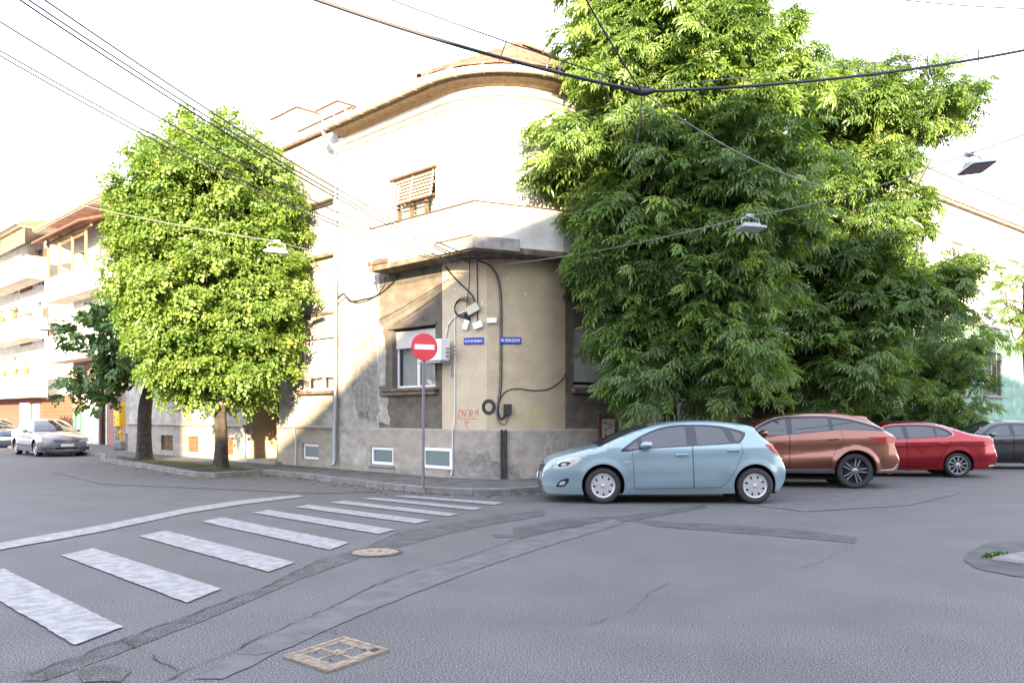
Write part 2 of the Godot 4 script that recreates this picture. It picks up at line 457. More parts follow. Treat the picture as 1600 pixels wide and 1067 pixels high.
func make_ground() -> void:
	var m := mb()
	m.face([Vector3(-250, 0, -250), Vector3(250, 0, -250), Vector3(250, 0, 250), Vector3(-250, 0, 250)], Vector3(0, -5, 0))
	var road := struct(m, "road", mats.asphalt)
	# zebra crossing and give-way line
	var zebra := [[[-62, 905], [5, 890], [191, 981.5], [116, 1010]], [[95, 869], [145, 857.5], [345, 921.5], [291.5, 943.5]], [[216.5, 839], [257.5, 830], [460, 880], [419, 895]],
		[[314, 816], [345, 809], [546, 849], [515, 860.5]], [[394, 802], [419, 797.5], [617.5, 828.5], [591.5, 835.5]], [[459, 793], [482.5, 789.5], [671.5, 814], [649, 819]],
		[[514, 786], [537.5, 783], [717.5, 804], [699, 807.5]], [[564, 780], [585, 778], [756, 794.5], [740, 798]], [[615, 776.5], [634, 774.5], [789, 786], [772, 789.5]]]
	for z in zebra:
		m = mb(); sheet(rough_edge(px_poly(z), 0.07, 0.007), 0.012, m)
		put(m, "crosswalk_stripe", mats.paint_white, road)
	m = mb()
	sheet(rough_edge(px_poly([[-160, 889], [0, 860], [150, 833], [290, 803], [370, 790], [477, 776.5], [462, 774], [370, 783], [290, 795], [150, 823], [0, 849], [-160, 876]]), 0.08, 0.007), 0.012, m)
	put(m, "give_way_line", mats.paint_white, road)
	# repairs in the asphalt
	var patches := [
		["asphalt_coarse", [[30, 1064], [185, 1004], [300, 962], [420, 917], [500, 877], [565, 861], [625, 833], [800, 803], [850, 797], [850, 806], [740, 825], [660, 845], [560, 873], [470, 905], [330, 965], [200, 1016], [70, 1064]]],
		["asphalt_dark", [[980, 812], [1100, 818], [1235, 827], [1342, 840], [1336, 849], [1200, 837], [1025, 823]]],
		["asphalt_dark", [[800, 826], [870, 812], [980, 806], [1100, 788], [1105, 793], [990, 814], [880, 826], [805, 842]]],
		["asphalt_dark", [[770, 836], [812, 835], [806, 839], [775, 840]]],
		["asphalt_smooth", [[430, 990], [580, 921], [725, 876], [860, 834], [960, 812], [975, 818], [880, 846], [740, 892], [600, 946], [470, 1003], [350, 1062], [300, 1062]]],
		["asphalt_coarse", [[120, 1045], [165, 1038], [205, 1050], [190, 1066], [130, 1067]]],
		["asphalt_dark", [[1510, 866], [1532, 853], [1560, 847], [1640, 846], [1690, 880], [1640, 905], [1585, 901], [1530, 890], [1506, 876]]],
		["asphalt_smooth", [[80, 738], [180, 740], [330, 752], [420, 748], [520, 757], [600, 769], [480, 771], [330, 764], [160, 757]]],
		["asphalt_smooth", [[1180, 790], [1300, 772], [1420, 764], [1500, 772], [1420, 790], [1260, 800]]]]
	var lift := 0.004
	for q in patches:
		m = mb(); sheet(rough_edge(px_poly(q[1]), 0.10, 0.012), lift, m)
		put(m, "asphalt_patch", mats[q[0]], road)
		lift += 0.0005
	var cracks := [
		[0.024, [[30, 1060], [185, 1002], [300, 960], [420, 915], [500, 875], [565, 859], [625, 831], [800, 802]]],
		[0.020, [[260, 1067], [300, 1045], [360, 1020], [430, 987], [505, 955], [580, 917], [650, 892], [725, 872], [800, 845], [930, 815]]],
		[0.016, [[185, 1002], [235, 1025], [280, 1052]]],
		[0.010, [[360, 1022], [400, 1026], [440, 1018]]],
		[0.010, [[655, 915], [720, 890], [800, 865], [870, 842]]],
		[0.009, [[880, 980], [930, 975], [995, 952], [1015, 927], [1050, 910], [1100, 900]]],
		[0.008, [[500, 988], [520, 985], [530, 995]]],
		[0.012, [[0, 1064], [70, 1045], [75, 1067]]],
		[0.016, [[840, 796], [950, 780], [1060, 776]]],
		[0.010, [[1335, 850], [1300, 872], [1250, 890]]],
		[0.018, [[80, 738], [170, 741], [330, 752]]]]
	for q in cracks:
		m = mb(); ribbon(m, px_poly(q[1]), q[0], 0.0085, 0.018)
		put(m, "crack", mats.crack, road)
	# pavement, kerb stones, planting strip
	var poly := []
	for q in kerb_line: poly.append(Vector2(q.x, -q.y))
	poly.append(Vector2(38.9, -75)); poly.append(Vector2(-31, -75))
	m = mb()
	m.slab(PackedVector2Array(poly), -0.05, 0.115)
	var pave := struct(m, "pavement", mats.pavement)
	var stone := mb()
	stone.box(Vector3(0, 0.06, 0), Vector3(1, 0.15, 0.16), 0.018)
	var sm_ := stone.mesh()
	for i in kerb_line.size() - 1:
		var a: Vector2 = kerb_line[i]; var b: Vector2 = kerb_line[i + 1]
		var full := a.distance_to(b)
		if i == kerb_line.size() - 2: full = 22.0
		var from := 0.0
		if i == 0: from = full - 12.0
		var k := maxi(1, roundi((full - from) / 0.95))
		var d := (b - a).normalized()
		for j in k:
			var l := (full - from) / k
			var c := a + d * (from + (j + 0.5) * l)
			var nrm := Vector2(d.y, -d.x)
			c -= nrm * 0.06
			var bs := Basis(Vector3(d.x, 0, -d.y) * (l - 0.012), Vector3.UP, Vector3(d.y, 0, d.x))
			put(sm_, "kerb_stone", mats.kerb, pave, Transform3D(bs.rotated(Vector3(d.x, 0, -d.y).normalized(), rng.randf_range(-0.02, 0.02)), Vector3(c.x, 0.0 + rng.randf_range(-0.006, 0.006), -c.y)))
	var strip := [Vector2(-13.9, 29.1), Vector2(-10.3, 24.62), Vector2(-8.1, 21.85), Vector2(-7.62, 21.68), Vector2(-7.0, 22.65), Vector2(-14.2, 30.0)]
	m = mb(); sheet(strip, 0.122, m)
	put(m, "planting_bed", mats.soil, pave)
	var gb := mb()
	for i in 7:
		var a := TAU * i / 7 + 0.3
		var o := Vector3(cos(a), 0, sin(a)) * 0.015
		var w := Vector3(-sin(a), 0, cos(a)) * 0.004
		var tip := o * 3.0 + Vector3(cos(a) * 0.03, 0.055 + 0.03 * sin(i * 2.1), sin(a) * 0.03)
		gb.tri(o - w, o + w, tip)
	var gm := gb.mesh()
	var pv := PackedVector2Array(strip)
	var spots := []
	for i in 9000:
		var p := Vector2(rng.randf_range(-14.3, -6.9), rng.randf_range(21.6, 30.1))
		if not Geometry2D.is_point_in_polygon(p, pv): continue
		if sin(p.x * 2.3 + 1.0) * cos(p.y * 1.9) + rng.randf_range(-0.7, 0.7) < -0.25: continue
		spots.append(p)
	var mm := MultiMesh.new()
	var buf := PackedFloat32Array()
	for p in spots:
		var s := rng.randf_range(0.5, 1.25)
		var b := Basis(Vector3.UP, rng.randf() * TAU).scaled(Vector3(s, s * rng.randf_range(0.6, 1.3), s))
		var g := rng.randf()
		buf.append_array([b.x.x, b.y.x, b.z.x, p.x, b.x.y, b.y.y, b.z.y, 0.122, b.x.z, b.y.z, b.z.z, -p.y, lerpf(0.06, 0.16, g), lerpf(0.12, 0.15, g), lerpf(0.03, 0.05, g), 1.0])
	mm.transform_format = MultiMesh.TRANSFORM_3D
	mm.use_colors = true
	mm.mesh = gm
	mm.instance_count = spots.size()
	mm.buffer = buf
	var gi := MultiMeshInstance3D.new()
	gi.multimesh = mm
	gi.name = "grass"
	gi.material_override = mats.grass_blade
	gi.set_meta("kind", "stuff")
	gi.set_meta("label", "sparse short grass in the kerbed planting strip under the linden")
	gi.set_meta("category", "grass")
	add_child(gi)

# a flat polygon cut into cells and laid on a curved surface; f(x, y) gives [point, normal]
func lifted(m: MB, poly: PackedVector2Array, clips: Array, f: Callable, cell: float) -> void:
	var lo := poly[0]; var hi := poly[0]
	for p in poly:
		lo = lo.min(p); hi = hi.max(p)
	var boxes := []
	for c in clips:
		var r := Rect2(c[0], Vector2.ZERO)
		for p in c: r = r.expand(p)
		boxes.append(r)
	var memo := {}
	for i in range(floori(lo.x / cell), ceili(hi.x / cell)):
		for j in range(floori(lo.y / cell), ceili(hi.y / cell)):
			var r := Rect2(i * cell, j * cell, cell, cell)
			var sq := PackedVector2Array([r.position, Vector2(r.end.x, r.position.y), r.end, Vector2(r.position.x, r.end.y)])
			var parts: Array = Array(Geometry2D.intersect_polygons(sq, poly), TYPE_NIL, "", null)
			for k in clips.size():
				if not boxes[k].intersects(r): continue
				var next := []
				for p in parts: next.append_array(Geometry2D.clip_polygons(p, clips[k]))
				parts = next
			for p in parts:
				if p.size() < 3: continue
				var t := Geometry2D.triangulate_polygon(p)
				for q in range(0, t.size(), 3):
					var g := []
					for w in 3:
						var key: Vector2 = p[t[q + w]].snapped(Vector2(0.0001, 0.0001))
						if not memo.has(key): memo[key] = f.call(key.x, key.y)
						g.append(memo[key])
					if (g[1][0] - g[0][0]).cross(g[2][0] - g[0][0]).dot(g[0][1] + g[1][1] + g[2][1]) >= 0:
						m.tn(g[0][0], g[1][0], g[2][0], g[0][1], g[1][1], g[2][1])
					else:
						m.tn(g[0][0], g[2][0], g[1][0], g[0][1], g[2][1], g[1][1])

const HR := 2.0
var arc_mid := Vector2(-1.83, -2.0)
var right_dir := Vector3(0.0872, 0, -0.9962)
var right_out := Vector3(0.9962, 0, 0.0872)
var house_xf := Transform3D(Basis(Vector3(0.70711, 0, 0.70711), Vector3.UP, Vector3(-0.70711, 0, 0.70711)), Vector3(-0.35, 0, -18.67))
var arc_len := HR * deg_to_rad(85.0)

func wp(u: float, y: float, d := 0.0) -> Array:   # a point of the house front: u runs along it from where the rounding starts, d stands off
	if u <= 0: return [Vector3(arc_mid.x + u, y, d), Vector3(0, 0, 1)]
	if u < arc_len:
		var a := PI / 2 - u / HR
		var nn := Vector3(cos(a), 0, sin(a))
		return [Vector3(arc_mid.x, y, arc_mid.y) + nn * (HR + d), nn]
	return [right_dir * (u - arc_len + 1.826) + right_out * d + Vector3(0, y, 0), right_out]

func front_path(u0: float, u1: float) -> Array:
	var out := [u0]
	if u0 < 0: out.append(0.0)
	for i in range(1, 20):
		var u := arc_len * i / 20
		if u > u0 and u < u1: out.append(u)
	if u1 > arc_len: out.append(arc_len)
	out.append(u1)
	return out

func sweep(m: MB, us: Array, prof: Array) -> void:   # profile of Vector2(stand-off, height) carried along the house front
	for k in prof.size() - 1:
		var rows := []
		for u in us: rows.append([wp(u, prof[k].y, prof[k].x)[0], wp(u, prof[k + 1].y, prof[k + 1].x)[0]])
		m.grid(rows, Vector3(-4, (prof[k].y + prof[k + 1].y) / 2 - 0.01, -6))

func wall_patch(parent: Node, called: String, material: Material, pts: Array, d: float, jag := 0.02) -> void:   # a coat or a bare spot with an uneven edge, pts in (u, height)
	var v := []
	for q in pts: v.append(Vector2(q[0], q[1]))
	var m := mb()
	lifted(m, PackedVector2Array(rough_edge(v, 0.08, jag)), [], func(x, y): return wp(x, y, d), 0.25)
	put(m, called, material, parent)

# frame, panes, roller shutter and curtains of one window, in the wall frame xf
func window(parent: Node, xf: Transform3D, x0: float, x1: float, y0: float, y1: float, deep: float, shut: float, opt := {}) -> MeshInstance3D:
	var z := -deep
	var m := mb(); m.xf = xf
	var w := 0.06
	m.span(Vector3(x0, y0, z - 0.05), Vector3(x0 + w, y1, z), 0.006); m.span(Vector3(x1 - w, y0, z - 0.05), Vector3(x1, y1, z), 0.006)
	m.span(Vector3(x0 + w, y0, z - 0.05), Vector3(x1 - w, y0 + w, z - 0.002), 0.006); m.span(Vector3(x0 + w, y1 - w, z - 0.05), Vector3(x1 - w, y1, z - 0.002), 0.006)
	var sash: int = opt.get("sashes", 2)
	for i in range(1, sash):
		var x := lerpf(x0, x1, float(i) / sash)
		m.span(Vector3(x - 0.05, y0 + w, z - 0.045), Vector3(x + 0.05, y1 - w, z - 0.004), 0.006)
	var f := put(m, "window", opt.get("frame", mats.white_frame), parent)
	for i in sash:
		m = mb(); m.xf = xf
		var a := lerpf(x0, x1, float(i) / sash) + 0.045; var b := lerpf(x0, x1, float(i + 1) / sash) - 0.045
		m.span(Vector3(a, y0 + w - 0.005, z - 0.03), Vector3(b, y1 - w + 0.005, z - 0.024))
		put(m, "pane", opt.get("glass", mats.pane), f)
	m = mb(); m.xf = xf
	for q in [[Vector3(x0 - 0.3, y0 - 0.5, z - 2.6), Vector3(x1 + 0.3, y1 + 0.3, z - 2.55)], [Vector3(x0 - 0.35, y0 - 0.5, z - 2.55), Vector3(x0 - 0.3, y1 + 0.3, z - 0.1)], [Vector3(x1 + 0.3, y0 - 0.5, z - 2.55), Vector3(x1 + 0.35, y1 + 0.3, z - 0.1)], [Vector3(x0 - 0.3, y0 - 0.55, z - 2.55), Vector3(x1 + 0.3, y0 - 0.5, z - 0.1)], [Vector3(x0 - 0.3, y1 + 0.3, z - 2.55), Vector3(x1 + 0.3, y1 + 0.35, z - 0.1)]]:
		m.span(q[0], q[1])
	put(m, "room", mats.room_wall, f)
	if opt.get("curtain", true) and shut > y0 + 0.1:
		for i in sash:
			m = mb(); m.xf = xf
			var a := lerpf(x0, x1, float(i) / sash) + 0.06; var b := lerpf(x0, x1, float(i + 1) / sash) - 0.06
			var rows := []
			for k in 33:
				var x := lerpf(a, b, k / 32.0)
				if opt.get("gap", -1) == i and k > 10 and k < 22: continue
				rows.append([Vector3(x, y0 + 0.05, z - 0.14 + 0.018 * sin(k * 1.3)), Vector3(x, y1 - 0.05, z - 0.14 + 0.018 * sin(k * 1.3))])
			m.grid(rows, Vector3((a + b) / 2, y0 + 0.5, z - 3))
			put(m, "curtain", mats.curtain, f)
	if shut < y1 - 0.05:
		m = mb(); m.xf = xf
		var y := shut
		var pitch: float = opt.get("pitch", 0.055)
		while y < y1:
			var h := minf(pitch, y1 - y)
			m.box(Vector3((x0 + x1) / 2, y + h / 2, z + 0.045), Vector3(x1 - x0 - 0.02, h * 0.86, 0.018), 0.007)
			y += pitch
		m.span(Vector3(x0 + 0.01, shut - 0.03, z + 0.035), Vector3(x1 - 0.01, shut - 0.004, z + 0.058), 0.006)
		m.span(Vector3(x0 + 0.02, shut, z + 0.030), Vector3(x1 - 0.02, y1, z + 0.036))
		var s := put(m, "roller_shutter", opt.get("shutter", mats.shutter), f)
		s.set_meta("kind", "stuff")
	return f

func basement_window(parent: Node, xf: Transform3D, x0: float, x1: float, y0: float, y1: float, z: float) -> void:
	var m := mb(); m.xf = xf
	var w := 0.075
	m.span(Vector3(x0, y0, z - 0.06), Vector3(x0 + w, y1, z), 0.008); m.span(Vector3(x1 - w, y0, z - 0.06), Vector3(x1, y1, z), 0.008)
	m.span(Vector3(x0 + w, y0, z - 0.06), Vector3(x1 - w, y0 + w, z - 0.002), 0.008); m.span(Vector3(x0 + w, y1 - w, z - 0.06), Vector3(x1 - w, y1, z - 0.002), 0.008)
	var f := put(m, "basement_window", mats.white_plastic, parent)
	m = mb(); m.xf = xf
	m.span(Vector3(x0 + w - 0.01, y0 + w - 0.01, z - 0.04), Vector3(x1 - w + 0.01, y1 - w + 0.01, z - 0.03))
	put(m, "pane", mats.pane_frosted, f)

func make_corner_house() -> void:
	var h := thing("corner_house", "two storey corner house with rounded tan corner and concrete balcony canopy", "house", house_xf)
	var lf := Transform3D.IDENTITY
	var rf := Transform3D(Basis(right_dir, Vector3.UP, right_out), Vector3.ZERO)
	var end_u := arc_len + 11.1 - 1.826
	# street level walls: left front, rounded corner, right front
	var win_l := [-3.86, -2.13, 2.29, 3.80]
	var m := mb()
	m.wall(-6.36, -4.43, 1.2, 5.3, [], 0.0, 0.2)
	put(m, "side_wall", mats.plaster_light, h)
	m = mb()
	m.wall(-4.43, -1.86, 1.2, 5.3, [win_l], 0.006, 0.26)
	put(m, "front_wall", mats.render_grey, h)
	m = mb()
	sweep(m, front_path(1.22, arc_len + 0.3), [Vector2(0.012, 1.2), Vector2(0.012, 5.3)])
	put(m, "rounded_wall", mats.plaster_tan, h)
	m = mb()
	sweep(m, front_path(-0.03, 1.221), [Vector2(0.016, 1.2), Vector2(0.016, 5.3)])
	put(m, "rounded_wall", mats.plaster_cream, h)
	var win_r := [2.40, 4.58, 2.29, 3.80]
	var win_r2 := [9.3, 10.45, 2.29, 3.80]
	m = mb(); m.xf = rf
	m.wall(2.126, 11.1, 1.2, 5.3, [win_r, win_r2, [6.2, 7.7, 2.29, 3.8]], 0.004, 0.26)
	put(m, "flank_wall", mats.render_grey, h)
	# plinth with cellar windows
	m = mb()
	m.wall(-6.36, -1.83 + 0.001, 0.0, 1.22, [[-4.75, -3.76, 0.30, 0.78]], 0.05, 0.12)
	sweep(m, front_path(0.0, end_u), [Vector2(0.05, 0.0), Vector2(0.05, 1.22)])
	sweep(m, front_path(-4.53, end_u), [Vector2(0.05, 1.22), Vector2(0.045, 1.25), Vector2(0.0, 1.275)])
	put(m, "plinth", mats.plinth, h)
	basement_window(h, lf, -4.74, -3.77, 0.31, 0.77, 0.02)
	basement_window(h, lf, -2.50, -1.44, 0.31, 0.81, 0.085)
	m = mb()
	m.span(Vector3(-4.82, 0.25, 0.05), Vector3(-3.70, 0.30, 0.11), 0.01)
	put(m, "window_ledge", mats.concrete, h)
	# windows of the street floor
	window(h, lf, win_l[0], win_l[1], win_l[2], win_l[3] - 0.06, 0.16, 3.33, {"gap": 0})
	m = mb()
	m.span(Vector3(-4.12, 2.10, 0.004), Vector3(-2.02, 2.20, 0.13), 0.02); m.span(Vector3(-4.16, 2.20, 0.004), Vector3(-1.98, 2.26, 0.17), 0.015)
	put(m, "window_sill", mats.concrete_brown, h)
	m = mb()
	m.span(Vector3(-3.98, 3.80, 0.004), Vector3(-2.05, 3.88, 0.06), 0.01)
	put(m, "window_lintel", mats.render_grey, h)
	window(h, rf, win_r[0], win_r[1], win_r[2], win_r[3], 0.14, 2.45, {"curtain": false})
	window(h, rf, win_r2[0], win_r2[1], win_r2[2], win_r2[3], 0.14, 2.9, {})
	window(h, rf, 6.2, 7.7, 2.29, 3.8, 0.14, 2.5, {})
	m = mb(); m.xf = rf
	m.span(Vector3(2.30, 2.13, 0.004), Vector3(4.70, 2.25, 0.14), 0.02)
	put(m, "window_sill", mats.concrete_brown, h)
	# meter cupboard set in the flank wall
	m = mb(); m.xf = rf
	for x in [3.27, 3.87]:
		m.span(Vector3(x, 0.62, 0.03), Vector3(x + 0.585, 1.56, 0.075), 0.008)
	m.span(Vector3(3.2, 0.6, 0.0), Vector3(3.27, 1.63, 0.09), 0.01); m.span(Vector3(4.455, 0.6, 0.0), Vector3(4.53, 1.63, 0.09), 0.01); m.span(Vector3(3.2, 1.565, 0.0), Vector3(4.53, 1.64, 0.092), 0.01)
	var cup := put(m, "meter_cupboard", mats.rust, h)
	for x in [3.33, 3.94]:
		m = mb(); m.xf = rf
		m.span(Vector3(x, 0.95, 0.076), Vector3(x + 0.44, 1.5, 0.082))
		put(m, "torn_poster", mats.poster, cup)
		for i in 16:
			m = mb(); m.xf = rf
			var q := Vector2(x + rng.randf_range(0.03, 0.36), rng.randf_range(0.98, 1.42))
			m.span(Vector3(q.x, q.y, 0.0835), Vector3(q.x + rng.randf_range(0.02, 0.07), q.y + rng.randf_range(0.02, 0.07), 0.085))
			put(m, "poster_print", mats.spray_black if i % 5 else mats.spray_red, cup)
	# upper floor
	var win_u := [-3.86, -2.13, 5.9, 7.62]
	m = mb()
	m.wall(-6.36, -1.83, 5.3, 9.3, [win_u], 0.0, 0.22)
	sweep(m, front_path(0.0, end_u), [Vector2(0, 5.3), Vector2(0, 9.3)])
	put(m, "upper_wall", mats.plaster_white, h)
	window(h, lf, win_u[0], win_u[1], win_u[2], win_u[3] - 0.55, 0.15, 99.0, {"frame": mats.wood_brown, "sashes": 3})
	m = mb()
	for i in 7:
		m.box(Vector3(-3.0, 6.98 + i * 0.09, 0.10 - i * 0.015), Vector3(1.68, 0.052, 0.02), 0.006)
	for x in [-3.8, -3.0, -2.2]: m.tube([Vector3(x, 6.93, 0.125), Vector3(x, 7.58, 0.015)], 0.014, 6)
	var us := put(m, "roller_shutter", mats.shutter_old, h)
	us.set_meta("kind", "stuff")
	m = mb()
	m.span(Vector3(-3.92, 7.60, -0.02), Vector3(-2.06, 7.66, 0.08), 0.01)
	put(m, "window_hood", mats.rust, h)
	# closing walls at the back
	m = mb()
	var e := right_dir * 11.1
	m.quad(Vector3(-6.36, 0, -11), Vector3(-6.36, 0, 0), Vector3(-6.36, 9.3, 0), Vector3(-6.36, 9.3, -11))
	m.quad(Vector3(e.x, 0, e.z), Vector3(-6.36, 0, -11), Vector3(-6.36, 9.3, -11), Vector3(e.x, 9.3, e.z))
	put(m, "rear_wall", mats.plaster_white, h)
	# cornice, boarded soffit, gutter
	m = mb()
	sweep(m, front_path(-4.3, end_u), [Vector2(0.0, 8.86), Vector2(0.06, 8.90), Vector2(0.07, 8.99), Vector2(0.13, 9.02), Vector2(0.15, 9.10), Vector2(0.0, 9.12)])
	put(m, "cornice", mats.plaster_light, h)
	m = mb()
	sweep(m, front_path(-4.3, end_u), [Vector2(0.0, 9.27), Vector2(0.38, 9.34), Vector2(0.40, 9.40), Vector2(0.46, 9.42), Vector2(0.46, 9.47), Vector2(0.0, 9.6)])
	put(m, "eaves_soffit", mats.wood_pale, h)
	m = mb()
	var pts := []
	for u in front_path(-4.35, end_u): pts.append(wp(u, 9.46, 0.56)[0])
	m.tube(pts, 0.085, 10)
	var gut := put(m, "gutter", mats.zinc_pale, h)
	var u_ := -4.25
	while u_ < 5.0:
		m = mb()
		m.tube([wp(u_, 9.38, 0.48)[0], wp(u_, 9.36, 0.60)[0], wp(u_, 9.40, 0.69)[0], wp(u_, 9.56, 0.69)[0], wp(u_, 9.58, 0.55)[0]], 0.012, 5)
		put(m, "gutter_bracket", mats.zinc_pale, gut)
		u_ += 0.55
	# roof: two wings and a cone over the rounded corner
	var apex := Vector3(-2.2, 11.5, -3.0)
	m = mb()
	var far_l := Vector3(-6.2, 11.5, -3.0)
	var far_r := apex + right_dir * 8.6
	m.face([wp(-4.35, 9.52, 0.62)[0], wp(0.0, 9.52, 0.62)[0], apex, far_l], Vector3(-4, 0, -4))
	m.face([wp(arc_len, 9.52, 0.62)[0], wp(end_u, 9.52, 0.62)[0], far_r, apex], Vector3(-4, 0, -4))
	var b0 := Vector3(-6.7, 9.0, -11); var b1 := e + Vector3(0, 9.0, 0)
	m.face([far_l, apex, far_r, b1, b0], Vector3(-4, 0, -4))
	var cone := []
	for u in front_path(0.0, arc_len): cone.append(wp(u, 9.52, 0.62)[0])
	for i in cone.size() - 1: m.face([cone[i], cone[i + 1], apex], Vector3(-4, 0, -4))
	var roof := put(m, "roof", mats.roof_tile, h)
	var tile := mb()
	tile.box(Vector3(0, 0.012, 0), Vector3(1, 0.022, 0.34), 0.008)
	var tm := tile.mesh()
	for row in 13:
		var t := row / 13.4
		var a0: Vector3 = cone[0].lerp(apex, t); var a1: Vector3 = cone[cone.size() - 1].lerp(apex, t)
		var wide := 0.0
		var line := []
		for q in cone: line.append(q.lerp(apex, t))
		for i in line.size() - 1: wide += line[i].distance_to(line[i + 1])
		var k := maxi(2, roundi(wide / 0.19))
		for j in k:
			var f := (j + 0.5 + (0.25 if row % 2 else -0.25)) / k
			var fi := clampf(f, 0.01, 0.99) * (line.size() - 1)
			var p: Vector3 = line[int(fi)].lerp(line[int(fi) + 1], fi - int(fi))
			var along: Vector3 = (line[int(fi) + 1] - line[int(fi)]).normalized()
			var up := (apex - p).normalized()
			var nn := along.cross(up).normalized()
			if nn.y < 0: nn = -nn
			up = nn.cross(along).normalized() * signf(nn.cross(along).dot(up))
			var w := wide / k - 0.012
			var bs := Basis(along * w, nn, along.cross(nn)).rotated(along, 0.0)
			put(tm, "roof_tile", mats.roof_tile if rng.randf() < 0.72 else mats.roof_tile_dark, roof, Transform3D(bs.rotated(along, rng.randf_range(-0.02, 0.02)), p + nn * (0.02 + rng.randf_range(0, 0.012)) + up * 0.14))
	var rt := mb()
	for i in 9:
		var a := PI * i / 8
		var b := PI * (i + 1) / 8
		if i == 8: break
		rt.quad(Vector3(cos(a) * 0.13, sin(a) * 0.11, -0.2), Vector3(cos(b) * 0.13, sin(b) * 0.11, -0.2), Vector3(cos(b) * 0.105, sin(b) * 0.09, 0.2), Vector3(cos(a) * 0.105, sin(a) * 0.09, 0.2))
	var rm := rt.mesh()
	for seg in [[wp(-0.15, 9.55, 0.6)[0], apex], [apex, apex + right_dir * 5.0], [apex, far_l]]:
		var d: Vector3 = (seg[1] - seg[0]).normalized()
		var k := int(seg[0].distance_to(seg[1]) / 0.34)
		var sx := d.cross(Vector3.UP).normalized()
		for i in k:
			put(rm, "ridge_tile", mats.roof_tile_dark if i % 3 else mats.roof_tile, roof, Transform3D(Basis(sx, sx.cross(d), -d), seg[0] + d * (0.17 + i * 0.34) + Vector3(0, 0.03, 0)))
	# balcony: slab seen from below, solid parapet, sheet metal edges
	var out := [Vector2(-4.0, 0.62), Vector2(-0.05, 0.62), Vector2(0.73, -1.44)]
	var er := right_dir * 6.4 + right_out * 0.6
	out.append(Vector2(er.x, er.z))
	var slab := out.duplicate()
	var er0 := right_dir * 6.4 - right_out * 0.05
	slab.append(Vector2(er0.x, er0.z)); slab.append(Vector2(-1.2, -1.2)); slab.append(Vector2(-2.0, -0.05)); slab.append(Vector2(-4.0, -0.05))
	m = mb()
	m.slab(PackedVector2Array(slab), 5.23, 5.36)
	var bal := put(m, "balcony_slab", mats.concrete_brown, h)
	m = mb()
	for i in out.size() - 1:
		var a: Vector2 = out[i]; var b: Vector2 = out[i + 1]
		var d := (b - a).normalized(); var inn := Vector2(d.y, -d.x)
		if inn.dot(Vector2(-2, -3) - a) < 0: inn = -inn
		var p := PackedVector2Array([a + inn * 0.012, b + inn * 0.012, b + inn * 0.14 - d * 0.05, a + inn * 0.14 + d * (0.05 if i else 0.0)])
		m.slab(p, 5.362, 6.30)
	m.span(Vector3(-3.988, 5.362, 0.0), Vector3(-3.86, 6.30, 0.47))
	put(m, "balcony_parapet", mats.plaster_white, h)
	m = mb()
	for i in out.size() - 1:
		var a: Vector2 = out[i]; var b: Vector2 = out[i + 1]
		var d := (b - a).normalized(); var inn := Vector2(d.y, -d.x)
		if inn.dot(Vector2(-2, -3) - a) < 0: inn = -inn
		m.slab(PackedVector2Array([a - inn * 0.03, b - inn * 0.03, b + inn * 0.18, a + inn * 0.18]), 6.302 + i * 0.001, 6.325 + i * 0.001)
	put(m, "parapet_flashing", mats.rust, h)
	m = mb()
	for q in [[Vector2(-1.35, 0.62), Vector2(-0.05, 0.62)], [Vector2(-0.05, 0.62), Vector2(0.33, -0.38)]]:
		var d: Vector2 = (q[1] - q[0]).normalized(); var o := Vector2(d.y, -d.x)
		if o.dot(Vector2(2, 3)) < 0: o = -o
		m.slab(PackedVector2Array([q[0] + o * 0.002, q[1] + o * 0.002, q[1] + o * 0.06, q[0] + o * 0.06]), 5.27, 5.54)
	put(m, "balcony_fascia", mats.concrete, h)
	m = mb()
	m.span(Vector3(-4.02, 5.37, 0.63), Vector3(-3.2, 5.47, 0.66)); m.span(Vector3(-4.03, 5.37, 0.0), Vector3(-4.005, 5.47, 0.66))
	m.span(Vector3(-1.36, 5.541, 0.60), Vector3(-0.06, 5.565, 0.70))
	put(m, "edge_strip", mats.rust, h)
	# downspout at the party wall
	m = mb()
	m.tube([Vector3(-6.30, 9.4, 0.55), Vector3(-6.30, 9.2, 0.45), Vector3(-6.30, 8.95, 0.14), Vector3(-6.30, 8.7, 0.13), Vector3(-6.30, 1.5, 0.13), Vector3(-6.28, 1.3, 0.16), Vector3(-6.28, 0.35, 0.16), Vector3(-6.27, 0.22, 0.22)], 0.062, 10)
	for y in [0.6, 1.45, 3.6, 5.9, 8.2]: m.tube([Vector3(-6.30, y, 0.145), Vector3(-6.30, y + 0.05, 0.145)], 0.078, 10)
	put(m, "downspout", mats.zinc, h)
	# bare and patched plaster
	wall_patch(h, "bare_plaster", mats.plaster_bare, [[-3.9, 2.35], [-3.55, 1.5], [-2.75, 1.35], [-2.62, 2.0], [-2.7, 3.4], [-3.0, 3.9], [-3.6, 3.6], [-3.85, 3.0]], 0.004, 0.05)
	wall_patch(h, "bare_plaster", mats.plaster_light, [[-2.58, 1.4], [-2.1, 1.32], [-2.22, 1.8], [-2.15, 2.05], [-2.58, 2.06]], 0.010, 0.04)
	wall_patch(h, "bare_plaster", mats.plaster_light, [[-2.58, 2.4], [-2.32, 2.35], [-2.30, 3.3], [-2.42, 3.9], [-2.58, 4.0]], 0.010, 0.03)
	wall_patch(h, "bare_plaster", mats.plaster_bare, [[0.25, 0.12], [2.0, 0.12], [1.9, 0.42], [1.45, 0.5], [1.2, 0.78], [0.9, 0.72], [0.55, 0.8], [0.3, 0.45]], 0.054, 0.06)
	wall_patch(h, "bare_plaster", mats.plaster_bare, [[-2.0, 0.12], [-0.9, 0.12], [-0.95, 0.24], [-1.4, 0.27], [-1.9, 0.22]], 0.054, 0.03)
